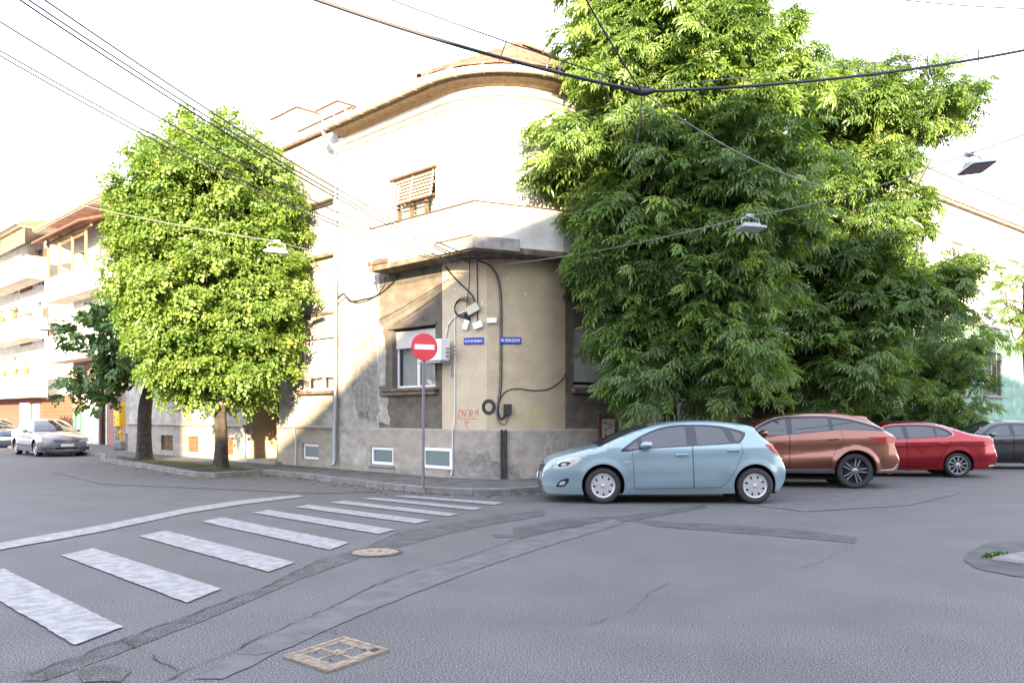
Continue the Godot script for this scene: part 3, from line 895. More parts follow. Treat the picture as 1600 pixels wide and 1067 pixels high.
	wall_patch(h, "bare_plaster", mats.plaster_bare, [[2.1, 0.12], [3.9, 0.12], [3.9, 0.35], [3.2, 0.55], [2.5, 0.38]], 0.054, 0.06)
	wall_patch(h, "bare_plaster", mats.plaster_light, [[-4.4, 0.5], [-3.9, 0.3], [-3.1, 0.15], [-3.0, 0.28], [-3.2, 1.0], [-4.3, 1.1]], 0.054, 0.05)
	for q in [[0.35, 4.55, 0.05], [0.9, 4.3, 0.04], [1.05, 4.15, 0.09], [1.0, 4.0, 0.05], [2.1, 4.4, 0.05], [2.4, 4.6, 0.04], [1.9, 3.1, 0.03], [2.3, 2.9, 0.03], [0.6, 4.62, 0.03], [1.7, 4.75, 0.04], [2.55, 4.1, 0.03]]:
		wall_patch(h, "paint_fleck", mats.plaster_white, [[q[0], q[1]], [q[0] + q[2] * 0.7, q[1] + 0.01], [q[0] + q[2] * 0.8, q[1] + q[2] * 1.4], [q[0] + 0.01, q[1] + q[2]]], 0.015, 0.012)
	for q in [[[-2.1, 8.2], [-1.4, 8.45], [-0.9, 8.62], [-0.4, 8.72]], [[-1.9, 7.9], [-1.55, 8.02], [-1.3, 8.0]], [[-2.5, 7.75], [-2.3, 7.95]]]:
		m = mb()
		var line := []
		for w in q: line.append(wp(w[0] - 0.2, w[1], 0.004)[0])
		m.tube(smooth_line(line, 5), 0.012, 4)
		put(m, "plaster_crack", mats.concrete_brown, h)

func make_left_houses() -> void:
	var h := thing("white_townhouse", "white plastered townhouse with deep gateway between corner house and apartment block", "house", house_xf * Transform3D(Basis.IDENTITY, Vector3(-6.362, 0, 0)))
	var id := Transform3D.IDENTITY
	var low := [-1.79, -0.16, 2.32, 3.80]; var up := [-1.79, -0.16, 6.2, 7.6]
	var gate := [-5.29, -3.26, 0.0, 3.6]
	var w3 := [-8.9, -7.3, 2.32, 3.8]; var w4 := [-12.2, -10.6, 2.32, 3.8]; var u3 := [-8.9, -7.3, 6.2, 7.7]; var u4 := [-12.2, -10.6, 6.2, 7.7]
	var m := mb()
	m.wall(-15.3, 0.0, 0.0, 9.6, [low, up, gate, w3, w4, u3, u4, [-1.82, -0.92, 0.31, 0.78], [-6.77, -6.12, 0.3, 0.86], [-9.71, -8.72, 0.3, 0.86], [-11.97, -10.87, 0.3, 0.86]], 0.0, 0.22)
	m.quad(Vector3(-15.3, 0, 0), Vector3(-15.3, 9.6, 0), Vector3(-15.3, 9.6, -9), Vector3(-15.3, 0, -9))
	m.quad(Vector3(0, 9.3, 0), Vector3(0, 9.6, 0), Vector3(0, 9.6, -9), Vector3(0, 9.3, -9))
	m.quad(Vector3(-15.3, 0, -9), Vector3(-15.3, 9.6, -9), Vector3(0, 9.6, -9), Vector3(0, 0, -9))
	put(m, "front_wall", mats.plaster_light, h)
	m = mb()
	m.span(Vector3(-15.35, 9.602, -9.05), Vector3(0.0, 9.7, 0.12), 0.01)
	put(m, "flat_roof", mats.rust, h)
	m = mb()
	for q in [[-3.24, 0.0], [-15.3, -5.31]]:
		m.wall(q[0], q[1], 0.0, 1.22, [[-1.82, -0.92, 0.31, 0.78]] if q[0] > -4 else [[-6.77, -6.12, 0.3, 0.86], [-9.71, -8.72, 0.3, 0.86], [-11.97, -10.87, 0.3, 0.86]], 0.05, 0.16)
		m.span(Vector3(q[0] + 0.05, 1.222, 0.0), Vector3(q[1] - 0.02, 1.30, 0.13), 0.02)
	put(m, "plinth", mats.plinth, h)
	basement_window(h, id, -1.81, -0.93, 0.32, 0.77, 0.0)
	for q in [[-6.77, -6.12], [-9.71, -8.72], [-11.97, -10.87]]:
		m = mb()
		var x: float = q[0]
		while x < q[1] - 0.05:
			m.span(Vector3(x + 0.004, 0.3, -0.06), Vector3(minf(x + 0.16, q[1]), 0.86, -0.035 + 0.008 * sin(x * 9)), 0.006)
			x += 0.165
		put(m, "cellar_hatch", mats.wood_brown, h)
	window(h, id, low[0], low[1], low[2], low[3], 0.14, 2.72, {})
	window(h, id, up[0], up[1], up[2], up[3], 0.14, 6.24, {})
	for q in [w3, w4, u3, u4]: window(h, id, q[0], q[1], q[2], q[3], 0.14, 9.9, {})
	m = mb()
	for y in [2.2, 6.06]: m.span(Vector3(-1.95, y, 0.0), Vector3(-0.02, y + 0.1, 0.14), 0.015)
	m.span(Vector3(-1.95, 7.62, 0.0), Vector3(-0.02, 7.68, 0.16), 0.01)
	put(m, "window_sill", mats.concrete_brown, h)
	m = mb()
	m.span(Vector3(-3.0, 4.46, 0.0), Vector3(-0.02, 4.53, 0.06), 0.012)
	put(m, "string_course", mats.concrete_brown, h)
	# gateway
	m = mb()
	m.quad(Vector3(-5.29, 0, -1.15), Vector3(-5.29, 3.6, -1.15), Vector3(-5.29, 3.6, -0.2), Vector3(-5.29, 0, -0.2))
	m.quad(Vector3(-3.26, 0, -0.2), Vector3(-3.26, 3.6, -0.2), Vector3(-3.26, 3.6, -1.15), Vector3(-3.26, 0, -1.15))
	m.quad(Vector3(-5.29, 3.6, -0.2), Vector3(-3.26, 3.6, -0.2), Vector3(-3.26, 3.6, -1.15), Vector3(-5.29, 3.6, -1.15))
	put(m, "gateway_reveal", mats.plaster_tan, h)
	m = mb()
	for i in 8: m.span(Vector3(-5.28 + i * 0.2525, 0.2, -1.16), Vector3(-5.04 + i * 0.2525, 3.58, -1.12), 0.01)
	put(m, "gate", mats.wood_brown, h)
	m = mb()
	m.span(Vector3(-3.34, 0.12, -0.06), Vector3(-3.25, 3.4, 0.035), 0.01)
	put(m, "gate_post", mats.rust, h)
	m = mb()
	m.span(Vector3(-5.35, 0.0, -1.1), Vector3(-3.0, 0.2, 0.28), 0.02)
	put(m, "doorstep", mats.concrete, h)
	# fire walls and chimney blocks above the roof line
	for q in [[-4.6, -1.6, 10.96, -1.5, -2.4], [-6.4, -4.75, 11.8, -1.5, -2.3], [-6.4, -4.0, 12.1, -2.6, -3.6]]:
		m = mb()
		m.span(Vector3(q[0], 9.7, q[4]), Vector3(q[1], q[2], q[3]), 0.01)
		var c := put(m, "chimney_block", mats.plaster_white, h)
		m = mb()
		m.span(Vector3(q[0] - 0.06, q[2] + 0.001, q[4] - 0.06), Vector3(q[1] + 0.06, q[2] + 0.04, q[3] + 0.06), 0.008)
		put(m, "chimney_cap", mats.rust, c)
	m = mb()
	m.tube([Vector3(-2.1, 1.22, 0.16), Vector3(-2.1, 0.9, 0.1), Vector3(-2.12, 0.14, 0.09)], 0.022, 8)
	put(m, "drain_pipe", mats.cable_white, h)

func balcony(h: Node, x0: float, x1: float, y0: float, y1: float, z0: float, z1: float) -> MeshInstance3D:
	var m := mb()
	m.span(Vector3(x0, y0, z0), Vector3(x1, y0 + 0.16, z1 - 0.14))
	m.span(Vector3(x0, y0 - 0.02, z1 - 0.138), Vector3(x1, y1, z1), 0.012)
	m.span(Vector3(x0, y0 - 0.01, z0), Vector3(x0 + 0.14, y1 - 0.002, z1 - 0.139), 0.01); m.span(Vector3(x1 - 0.14, y0 - 0.01, z0), Vector3(x1 - 0.001, y1 - 0.002, z1 - 0.139), 0.01)
	var b := put(m, "balcony", mats.plaster_white, h)
	m = mb()
	m.span(Vector3(x0 - 0.02, y1 + 0.001, z1 - 0.16), Vector3(x1 + 0.02, y1 + 0.035, z1 + 0.02), 0.006)
	m.span(Vector3(x1 - 0.16, y1 + 0.002, z0), Vector3(x1 + 0.02, y1 + 0.036, z1 - 0.161), 0.006)
	put(m, "balcony_cap", mats.wood_brown, b)
	return b

func make_apartments() -> void:
	var xf := Transform3D(house_xf.basis, Vector3(-18.83, 0, -40.5))
	var h := thing("apartment_block", "brick and white apartment block with stacked solid balconies behind silver sedan", "building", xf)
	var id := Transform3D.IDENTITY
	var m := mb()
	m.wall(-7.7, 0.0, 0.0, 4.9, [[-3.6, -2.63, 0.1, 2.45]], 0.0, 0.25)
	m.quad(Vector3(-7.7, 0, -1.6), Vector3(-7.7, 0, 0), Vector3(-7.7, 4.9, 0), Vector3(-7.7, 4.9, -1.6))
	put(m, "brick_wall", mats.brick_rose, h)
	m = mb()
	m.span(Vector3(-6.0, 0.1, -0.01), Vector3(-3.62, 2.5, 0.035), 0.01)
	m.span(Vector3(-2.61, 0.1, 0.0), Vector3(-2.45, 2.5, 0.035), 0.01)
	put(m, "door_surround", mats.plaster_white, h)
	m = mb()
	m.span(Vector3(-3.6, 0.1, -0.24), Vector3(-2.63, 2.45, -0.22))
	var dr := put(m, "door", mats.wood_brown, h)
	m = mb()
	for i in 9: m.span(Vector3(-3.58 + i * 0.115, 0.12, -0.12), Vector3(-3.56 + i * 0.115, 2.44, -0.10))
	for i in 5: m.tube([Vector3(-3.6, 0.4 + i * 0.45, -0.09), Vector3(-3.1, 0.62 + i * 0.45, -0.09), Vector3(-2.63, 0.4 + i * 0.45, -0.09)], 0.014, 5)
	put(m, "door_grille", mats.iron_black, dr)
	m = mb()
	m.wall(-11.3, -7.7, 0.0, 12.2, [], -1.5, 0.2)
	m.wall(-7.7, 2.0, 4.9, 12.2, [[-6.8, -5.6, 5.2, 7.3], [-6.8, -5.6, 8.4, 10.5], [-3.5, -2.3, 5.2, 7.3], [-3.5, -2.3, 8.4, 10.5]], 0.0, 0.25)
	m.wall(-30, -11.2, 2.8, 12.2, [[-14.0, -12.6, 6.1, 8.4], [-14.0, -12.6, 9.4, 11.6], [-19.0, -17.4, 6.1, 8.4], [-19.0, -17.4, 9.4, 11.6]], 0.2, 0.3)
	m.quad(Vector3(-11.2, 2.8, 0.2), Vector3(-11.2, 2.8, -1.5), Vector3(-11.2, 12.2, -1.5), Vector3(-11.2, 12.2, 0.2))
	m.quad(Vector3(2.0, 0, 0), Vector3(2.0, 0, -10), Vector3(2.0, 12.2, -10), Vector3(2.0, 12.2, 0))
	m.quad(Vector3(2.0, 0, -10), Vector3(-30, 0, -10), Vector3(-30, 12.2, -10), Vector3(2.0, 12.2, -10))
	put(m, "upper_wall", mats.plaster_white, h)
	for q in [[-6.8, 5.2], [-6.8, 8.4], [-3.5, 5.2], [-3.5, 8.4]]: window(h, id, q[0], q[0] + 1.2, q[1], q[1] + 2.1, 0.2, 99.0, {"frame": mats.wood_pale})
	for q in [[-14.0, 6.1], [-14.0, 9.4], [-19.0, 6.1], [-19.0, 9.4]]: window(h, Transform3D(Basis.IDENTITY, Vector3(0, 0, 0.2)), q[0], q[0] + (1.4 if q[0] > -15 else 1.6), q[1], q[1] + 2.2, 0.2, 99.0, {"frame": mats.wood_pale})
	m = mb()
	for q in [[6.0, 7.9], [9.3, 11.4]]:
		m.span(Vector3(-16.9, q[0], 0.2), Vector3(-14.4, q[1], 0.26)); m.span(Vector3(-12.3, q[0], 0.2), Vector3(-11.25, q[1], 0.26))
	put(m, "brick_panel", mats.brick, h)
	m = mb()
	m.wall(-30, -11.2, 0.0, 2.8, [[-15.6, -13.6, 0.1, 2.4]], 0.55, 0.2)
	m.quad(Vector3(-11.2, 0, 0.55), Vector3(-11.2, 0, -1.5), Vector3(-11.2, 2.8, -1.5), Vector3(-11.2, 2.8, 0.55))
	put(m, "brick_base", mats.brick, h)
	m = mb()
	m.span(Vector3(-12.9, 1.35, 0.55), Vector3(-11.75, 2.3, 0.6), 0.01)
	put(m, "shop_notice", mats.plaster_white, h)
	m = mb()
	m.span(Vector3(-15.6, 0.1, 0.34), Vector3(-15.4, 2.4, 0.6)); m.span(Vector3(-13.8, 0.1, 0.34), Vector3(-13.6, 2.4, 0.6)); m.span(Vector3(-15.4, 2.2, 0.34), Vector3(-13.8, 2.4, 0.6)); m.span(Vector3(-14.7, 0.1, 0.36), Vector3(-14.55, 2.2, 0.58))
	var sh := put(m, "shop_door", mats.white_frame, h)
	m = mb()
	m.span(Vector3(-15.4, 0.1, 0.4), Vector3(-13.8, 2.2, 0.42))
	put(m, "pane", mats.pane_frosted, sh)
	# balconies, split level
	for q in [[2.65, 3.93], [6.0, 7.19], [9.35, 10.6]]: balcony(h, -27.0, -10.25, q[0], q[1], 0.56, 1.66)
	for q in [[4.5, 5.9], [7.8, 9.07]]: balcony(h, -8.68, 0.6, q[0], q[1], 0.0, 1.15)
	# roofs
	m = mb()
	m.xf = Transform3D(Basis(Vector3(0, 0, -1), Vector3.UP, Vector3(1, 0, 0)), Vector3.ZERO)
	m.prism(PackedVector2Array([Vector2(-1.9, 12.3), Vector2(-1.9, 12.48), Vector2(4.5, 14.0), Vector2(10.4, 12.5), Vector2(10.4, 12.2)]), -30, -10.6)
	m.prism(PackedVector2Array([Vector2(-1.2, 12.0), Vector2(-1.2, 12.18), Vector2(4.5, 13.6), Vector2(10.4, 12.2), Vector2(10.4, 12.0)]), -10.58, 2.4)
	put(m, "roof", mats.roof_tile, h)
	m = mb()
	m.span(Vector3(-30, 12.28, 1.91), Vector3(-10.6, 12.52, 1.95)); m.span(Vector3(-10.57, 11.99, 1.21), Vector3(2.4, 12.2, 1.25))
	put(m, "roof_fascia", mats.wood_pale, h)
	m = mb()
	m.span(Vector3(-29.9, 12.24, -10), Vector3(-10.62, 12.28, 1.88)); m.span(Vector3(-10.5, 11.95, -10), Vector3(2.38, 11.985, 1.18))
	put(m, "soffit", mats.plaster_white, h)
	m = mb()
	for i in 16: m.span(Vector3(-15.4 + i * 0.3, 11.3, 1.62), Vector3(-15.11 + i * 0.3, 12.25, 1.67 + 0.006 * (i % 3)))
	put(m, "board_cladding", mats.wood_pale, h)
	# roofed terrace on the upper right balcony
	m = mb()
	m.xf = Transform3D(Basis(Vector3(0, 0, -1), Vector3.UP, Vector3(1, 0, 0)), Vector3.ZERO)
	m.prism(PackedVector2Array([Vector2(-1.75, 11.0), Vector2(-1.75, 11.1), Vector2(0.0, 11.75), Vector2(0.0, 11.62)]), -8.9, -1.2)
	put(m, "terrace_roof", mats.roof_tile_dark, h)
	m = mb()
	for x in [-8.4, -6.4, -4.4, -2.4]:
		m.span(Vector3(x, 9.1, 1.0), Vector3(x + 0.11, 11.2, 1.11), 0.01)
	m.span(Vector3(-8.6, 10.95, 0.99), Vector3(-1.6, 11.07, 1.12))
	for i in 38:
		for k in [-1.0, 1.0]:
			m.box(Vector3(-8.3 + i * 0.16, 10.8, 1.05 + 0.012 * k), Vector3(0.02, 0.42, 0.01), 0.0, Basis(Vector3(0, 0, 1), k * 0.78))
	put(m, "pergola", mats.wood_pale, h)
	m = mb()
	m.tube([Vector3(-30, 12.4, 2.0), Vector3(-10.6, 12.4, 2.0)], 0.07, 8)
	put(m, "gutter", mats.zinc, h)
	# forecourt railing
	m = mb()
	for i in 22: m.span(Vector3(-11.0 + i * 0.15, 0.12, -0.35), Vector3(-10.97 + i * 0.15, 1.5 + 0.12 * sin(i * 1.7), -0.32))
	for y in [0.4, 1.3]: m.span(Vector3(-11.1, y, -0.36), Vector3(-7.75, y + 0.04, -0.31))
	one(m, "iron_railing", mats.iron_black, "black iron railing in the recess beside the brick doorway", "railing", "", xf)
	# notice board and wall lamp
	m = mb()
	m.span(Vector3(-7.35, 0.85, 0.0), Vector3(-6.3, 1.75, 0.06), 0.01)
	var nb := one(m, "notice_board", mats.poster_green, "small green notice board on the brick wall behind silver sedan", "notice board", "", xf)
	m = mb(); m.span(Vector3(-6.8, 0.95, 0.062), Vector3(-6.4, 1.62, 0.068))
	put(m, "notice", mats.poster, nb)
	m = mb()
	m.tube([Vector3(-5.4, 4.3, 0.0), Vector3(-5.4, 4.35, 0.25), Vector3(-5.4, 4.2, 0.35)], 0.02, 6)
	m.box(Vector3(-5.4, 3.98, 0.35), Vector3(0.2, 0.34, 0.2), 0.04)
	m.tube([Vector3(-5.4, 3.8, 0.33), Vector3(-5.4, 3.1, 0.05)], 0.015, 5)
	one(m, "wall_lantern", mats.iron_black, "black wall lantern on the brick pier above the white doorway", "lamp", "", xf)

func make_right_houses() -> void:
	var rf := house_xf * Transform3D(Basis(right_dir, Vector3.UP, right_out), Vector3.ZERO)
	var m := mb()
	m.span(Vector3(0, 0, -0.22), Vector3(4.2, 2.35, 0.0), 0.01)
	var gw := one(m, "garden_wall", mats.plaster_tan, "tan plastered garden wall between corner house and mint green house", "wall", "", rf * Transform3D(Basis.IDENTITY, Vector3(11.12, 0, 0)))
	m = mb(); m.span(Vector3(-0.02, 2.352, -0.28), Vector3(4.2, 2.43, 0.06), 0.015)
	put(m, "coping", mats.concrete, gw)
	var h := thing("mint_house", "mint green and white house with barred windows behind the far ash trees", "house", rf * Transform3D(Basis.IDENTITY, Vector3(15.4, 0, 0)))
	var id := Transform3D.IDENTITY
	var lows := [[2.0, 3.4, 2.5, 4.4], [5.2, 6.6, 2.5, 4.4], [8.6, 10.0, 2.5, 4.4], [12.0, 13.9, 2.5, 4.4], [17, 18.5, 2.5, 4.4]]
	var ups := [[2.0, 3.4, 7.0, 8.8], [5.2, 6.6, 7.0, 8.8], [8.6, 10.0, 7.0, 8.8], [14.7, 16.6, 7.0, 8.8]]
	m = mb(); m.wall(0, 24, 0.0, 5.5, lows, 0.0, 0.25)
	put(m, "lower_wall", mats.mint, h)
	m = mb(); m.wall(0, 24, 5.5, 10.2, ups, 0.0, 0.25)
	m.quad(Vector3(0, 0, -10), Vector3(0, 0, 0), Vector3(0, 10.2, 0), Vector3(0, 10.2, -10))
	m.quad(Vector3(24, 0, 0), Vector3(24, 0, -10), Vector3(24, 10.2, -10), Vector3(24, 10.2, 0))
	m.quad(Vector3(24, 0, -10), Vector3(0, 0, -10), Vector3(0, 10.2, -10), Vector3(24, 10.2, -10))
	put(m, "upper_wall", mats.plaster_white, h)
	for q in lows + ups:
		var f := window(h, id, q[0], q[1], q[2], q[3], 0.18, 99.0, {"sashes": 3})
		if q[2] < 3:
			m = mb()
			for i in 13: m.span(Vector3(q[0] + 0.02 + i * (q[1] - q[0]) / 13, q[2], -0.05), Vector3(q[0] + 0.045 + i * (q[1] - q[0]) / 13, q[3], -0.025))
			for y in [q[2] + 0.3, q[3] - 0.3]: m.span(Vector3(q[0], y, -0.055), Vector3(q[1], y + 0.03, -0.02))
			put(m, "window_bars", mats.iron_black, f)
	m = mb()
	for q in lows + ups: m.span(Vector3(q[0] - 0.15, q[2] - 0.12, 0.0), Vector3(q[1] + 0.15, q[2] - 0.005, 0.13), 0.01)
	m.span(Vector3(0, 5.45, 0.0), Vector3(24, 5.53, 0.05), 0.01)
	put(m, "window_sill", mats.concrete, h)
	m = mb()
	m.span(Vector3(-0.1, 10.202, -0.3), Vector3(24.1, 10.28, 0.16), 0.02); m.tube([Vector3(-0.1, 10.34, 0.2), Vector3(24.1, 10.34, 0.2)], 0.055, 8)
	put(m, "gutter", mats.concrete_brown, h)
	var holes := []
	for i in 60: holes.append([0.6 + i * 0.38, 0.76 + i * 0.38, 10.95, 11.15])
	m = mb(); m.wall(0, 24, 10.3, 11.55, holes, -0.35, 0.12)
	m.quad(Vector3(0, 10.3, -10), Vector3(0, 10.3, -0.35), Vector3(0, 11.55, -0.35), Vector3(0, 11.55, -10))
	m.quad(Vector3(0, 10.3, -10), Vector3(24, 10.3, -10), Vector3(24, 11.55, -10), Vector3(0, 11.55, -10))
	m.quad(Vector3(0, 10.3, -0.5), Vector3(24, 10.3, -0.5), Vector3(24, 11.55, -0.5), Vector3(0, 11.55, -0.5))
	put(m, "attic_wall", mats.plaster_white, h)
	m = mb(); m.span(Vector3(-0.1, 11.552, -10.1), Vector3(24.1, 11.6, -0.28), 0.01)
	put(m, "roof_edge", mats.concrete, h)
	m = mb(); m.span(Vector3(12.0, 11.6, -2.4), Vector3(13.7, 12.05, -1.6), 0.03)
	var ch := put(m, "chimney", mats.brick, h)
	for i in 7:
		m = mb(); m.box(Vector3(12.15 + i * 0.22, 12.12 + 0.05 * (i % 3), -2.0 + 0.1 * (i % 2)), Vector3(0.24, 0.16, 0.5), 0.03, Basis(Vector3.UP, i * 0.7))
		put(m, "loose_brick", mats.terracotta, ch)

func make_house_behind() -> void:
	var h := thing("gabled_house", "large gabled house across the street whose roof shades the crossing", "house", Transform3D(Basis.IDENTITY, Vector3(5.4, 0, 12)))
	var m := mb()
	m.prism(PackedVector2Array([Vector2(-11, 0), Vector2(11, 0), Vector2(11, 13.0), Vector2(0, 14.6), Vector2(-11, 8.4)]), 0.2, 10.0)
	put(m, "gable_wall", mats.plaster_light, h)
	m = mb()
	m.face([Vector3(-11.4, 8.35, 0), Vector3(0, 14.75, 0), Vector3(0, 14.75, 10.3), Vector3(-11.4, 8.35, 10.3)], Vector3(0, 0, 5))
	m.face([Vector3(11.4, 13.0, 0), Vector3(0, 14.75, 0), Vector3(0, 14.75, 10.3), Vector3(11.4, 13.0, 10.3)], Vector3(0, 0, 5))
	put(m, "roof", mats.roof_tile, h)
	for i in 5:
		for j in 2:
			m = mb()
			m.span(Vector3(-8.6 + i * 3.8, 1.6 + j * 3.5, 0.15), Vector3(-7.2 + i * 3.8, 3.4 + j * 3.5, 0.2))
			put(m, "window", mats.pane_frosted, h)
	var w := thing("row_house", "long low terraced house across the side street", "house", Transform3D(Basis.IDENTITY, Vector3(-6.3, 0, 12)))
	m = mb()
	m.span(Vector3(-3.88, 0, 0.3), Vector3(0.68, 8.55, 9), 0.0)
	m.prism(PackedVector2Array([Vector2(-36, 0), Vector2(-3.9, 0), Vector2(-3.9, 14.2), Vector2(-13.0, 14.2), Vector2(-17.5, 9.0), Vector2(-36, 9.0)]), 0.3, 9.0)
	put(m, "front_wall", mats.plaster_white, w)
	for i in 10:
		for j in 2:
			m = mb()
			m.span(Vector3(-34 + i * 3.3, 1.6 + j * 3.6, 0.24), Vector3(-32.6 + i * 3.3, 3.4 + j * 3.6, 0.3))
			put(m, "window", mats.pane_frosted, w)
	var bl := thing("tall_block", "tall plain apartment block across the street beyond the gabled house", "building", Transform3D(Basis.IDENTITY, Vector3(16.6, 0, 12)))
	m = mb()
	m.span(Vector3(0, 0, 0.3), Vector3(30, 14.2, 9), 0.0)
	put(m, "front_wall", mats.plaster_light, bl)
	for i in 8:
		for j in 4:
			m = mb()
			m.span(Vector3(1.2 + i * 3.5, 1.4 + j * 3.2, 0.24), Vector3(2.8 + i * 3.5, 3.0 + j * 3.2, 0.3))
			put(m, "window", mats.pane_frosted, bl)

func text_plate(parent: Node, words: String, w: float, h: float, where: Transform3D) -> void:
	var t := TextMesh.new()
	var f := SystemFont.new()
	f.font_names = PackedStringArray(["Droid Sans"])
	f.font_weight = 700
	t.font = f; t.text = words; t.font_size = 48; t.depth = 0.003
	t.pixel_size = 0.001
	var size := t.get_aabb().size
	var o := MeshInstance3D.new()
	o.mesh = t; o.name = "lettering"; o.material_override = mats.sign_white
	o.transform = where * Transform3D(Basis.from_scale(Vector3(w / size.x, h / size.y, 1)), Vector3.ZERO)
	parent.add_child(o, true)

func wall_frame(u: float, y: float, d: float) -> Transform3D:   # a frame on the house front: x along the wall, z out of it
	var q := wp(u, y, d)
	return house_xf * Transform3D(Basis(Vector3.UP.cross(q[1]), Vector3.UP, q[1]), q[0])

func wall_cable(called: String, material: Material, label: String, pts: Array, r: float, d := 0.035, category := "cable") -> void:
	var p := []
	for q in pts: p.append(wp(q[0], q[1], q[2] if q.size() > 2 else d)[0])
	var m := mb()
	m.tube(smooth_line(p, 6), r, 6)
	one(m, called, material, label, category, "", house_xf)

func spray(called: String, material: Material, label: String, strokes: Array, w: float, d: float) -> void:
	var root := thing(called, label, "graffiti", house_xf)
	for s in strokes:
		var p := []
		for q in s: p.append(Vector2(q[0], q[1]))
		p = smooth_line(p, 6)
		var m := mb()
		for i in p.size() - 1:
			var n: Vector2 = (p[i + 1] - p[i]).normalized().orthogonal() * w * 0.5
			var a := []
			for q in [p[i] + n, p[i] - n, p[i + 1] - n, p[i + 1] + n]: a.append(wp(q.x, q.y, d)[0])
			m.face(a, Vector3(-3, a[0].y, -4))
		put(m, "stroke", material, root)

func make_wall_fittings() -> void:
	# air conditioner
	var t := thing("air_conditioner", "white air conditioner unit on bracket beside the ground floor window", "air conditioner", house_xf * Transform3D(Basis.IDENTITY, Vector3(-1.83, 2.86, 0.12)))
	var m := mb(); m.span(Vector3(-0.40, 0.02, 0), Vector3(0.38, 0.53, 0.29), 0.02)
	put(m, "casing", mats.white_plastic, t)
	m = mb()
	m.xf = Transform3D(Basis.IDENTITY, Vector3(-0.12, 0.27, 0.292))
	for k in 5: m.lathe([Vector2(0.05 + k * 0.04, 0.0), Vector2(0.055 + k * 0.04, 0.012), Vector2(0.06 + k * 0.04, 0.0)], 28)
	put(m, "fan_grille", mats.cable_grey, t)
	m = mb()
	for x in [-0.3, 0.28]:
		m.span(Vector3(x, -0.03, -0.1), Vector3(x + 0.04, 0.0, 0.34), 0.004); m.span(Vector3(x + 0.002, -0.35, -0.1), Vector3(x + 0.038, -0.03, -0.07), 0.004)
	m.span(Vector3(-0.42, -0.035, 0.3), Vector3(0.42, -0.005, 0.34), 0.004)
	put(m, "bracket", mats.zinc, t)
	m = mb()
	for k in 3: m.tube(smooth_line([Vector3(0.38, 0.13 + k * 0.09, 0.12), Vector3(0.48, 0.12 + k * 0.09, 0.10), Vector3(0.56, 0.18 + k * 0.09, -0.02)], 5), 0.017, 6)
	put(m, "pipe", mats.cable_grey, t)
	# street name plates
	for q in [["blue enamel street plate on the rounded corner nearer the window", 0.90, "Str. Dr. Ion Georgescu", "sign_blue"], ["dark blue street plate on the rounded corner right of the black cable", 1.76, "STR. STEFAN CICIO POP", "sign_blue"]]:
		var s := thing("street_sign", q[0], "street sign", wall_frame(q[1], 3.26, 0.03), "street name plates")
		m = mb(); m.span(Vector3(-0.25, 0, 0), Vector3(0.25, 0.155, 0.012), 0.004)
		put(m, "plate", mats[q[3]], s)
		text_plate(s, q[2], 0.44, 0.072, Transform3D(Basis.IDENTITY, Vector3(0, 0.078, 0.0135)))
	# boxes on the wall
	var box_list := [["junction_box", "beige junction box hanging crooked under the balcony canopy", 0.90, 4.08, Vector3(0.30, 0.19, 0.09), 0.45, "beige_plastic"],
		["terminal_box", "white terminal box nearest the white conduit under the crooked beige box", 0.72, 3.72, Vector3(0.13, 0.22, 0.06), -0.35, "white_plastic"],
		["terminal_box", "white terminal box with lid askew in the middle of three", 1.02, 3.70, Vector3(0.22, 0.15, 0.08), 0.3, "white_plastic"],
		["terminal_box", "white terminal box nearest the thick grey cable", 1.34, 3.80, Vector3(0.22, 0.11, 0.06), 0.02, "white_plastic"],
		["cable_box", "black splice box low on the rounded corner above two conduits", 1.69, 1.73, Vector3(0.18, 0.24, 0.10), 0.0, "black_plastic"]]
	for q in box_list:
		var s := thing(q[0], q[1], "box", wall_frame(q[2], q[3], 0.03) * Transform3D(Basis(Vector3(0, 0, 1), q[5]), Vector3.ZERO))
		m = mb(); m.box(Vector3(0, 0, q[4].z * 0.4), Vector3(q[4].x, q[4].y, q[4].z * 0.8), 0.008)
		put(m, "housing", mats[q[6]], s)
		m = mb(); m.box(Vector3(0, 0, q[4].z * 0.9), Vector3(q[4].x + 0.012, q[4].y + 0.012, q[4].z * 0.2), 0.006)
		put(m, "lid", mats[q[6]], s)
	# cables on the wall
	wall_cable("wall_cable", mats.cable_grey, "thick grey cable hanging down the rounded corner from the canopy", [[1.0, 5.18, 0.2], [1.25, 5.1], [1.44, 4.8], [1.51, 4.3], [1.52, 3.4], [1.51, 2.4], [1.47, 1.9], [1.43, 1.65], [1.5, 1.45], [1.64, 1.4], [1.7, 1.58]], 0.015)
	wall_cable("wall_cable", mats.cable_black, "thin black cable running just beside the thick grey one", [[1.05, 5.18, 0.2], [1.32, 5.05], [1.50, 4.75], [1.56, 4.2], [1.565, 3.0], [1.55, 2.2], [1.48, 1.75], [1.56, 1.5], [1.66, 1.6]], 0.012)
	wall_cable("wall_cable", mats.cable_black, "black cable sweeping from the flank window to the black splice box", [[3.27, 2.62], [3.1, 2.42], [2.7, 2.22], [2.3, 2.18], [1.9, 2.22], [1.65, 2.15], [1.52, 1.95], [1.47, 1.7], [1.52, 1.5], [1.64, 1.62]], 0.012)
	wall_cable("wall_cable", mats.cable_black, "black cable slanting from the canopy to the crooked beige box", [[0.1, 5.15], [0.3, 4.95], [0.55, 4.7], [0.85, 4.42], [0.98, 4.15]], 0.018)
	wall_cable("wall_cable", mats.cable_black, "black cable dropping straight behind the beige box", [[0.98, 5.2], [0.99, 4.6], [1.0, 4.1], [0.99, 3.75]], 0.012)
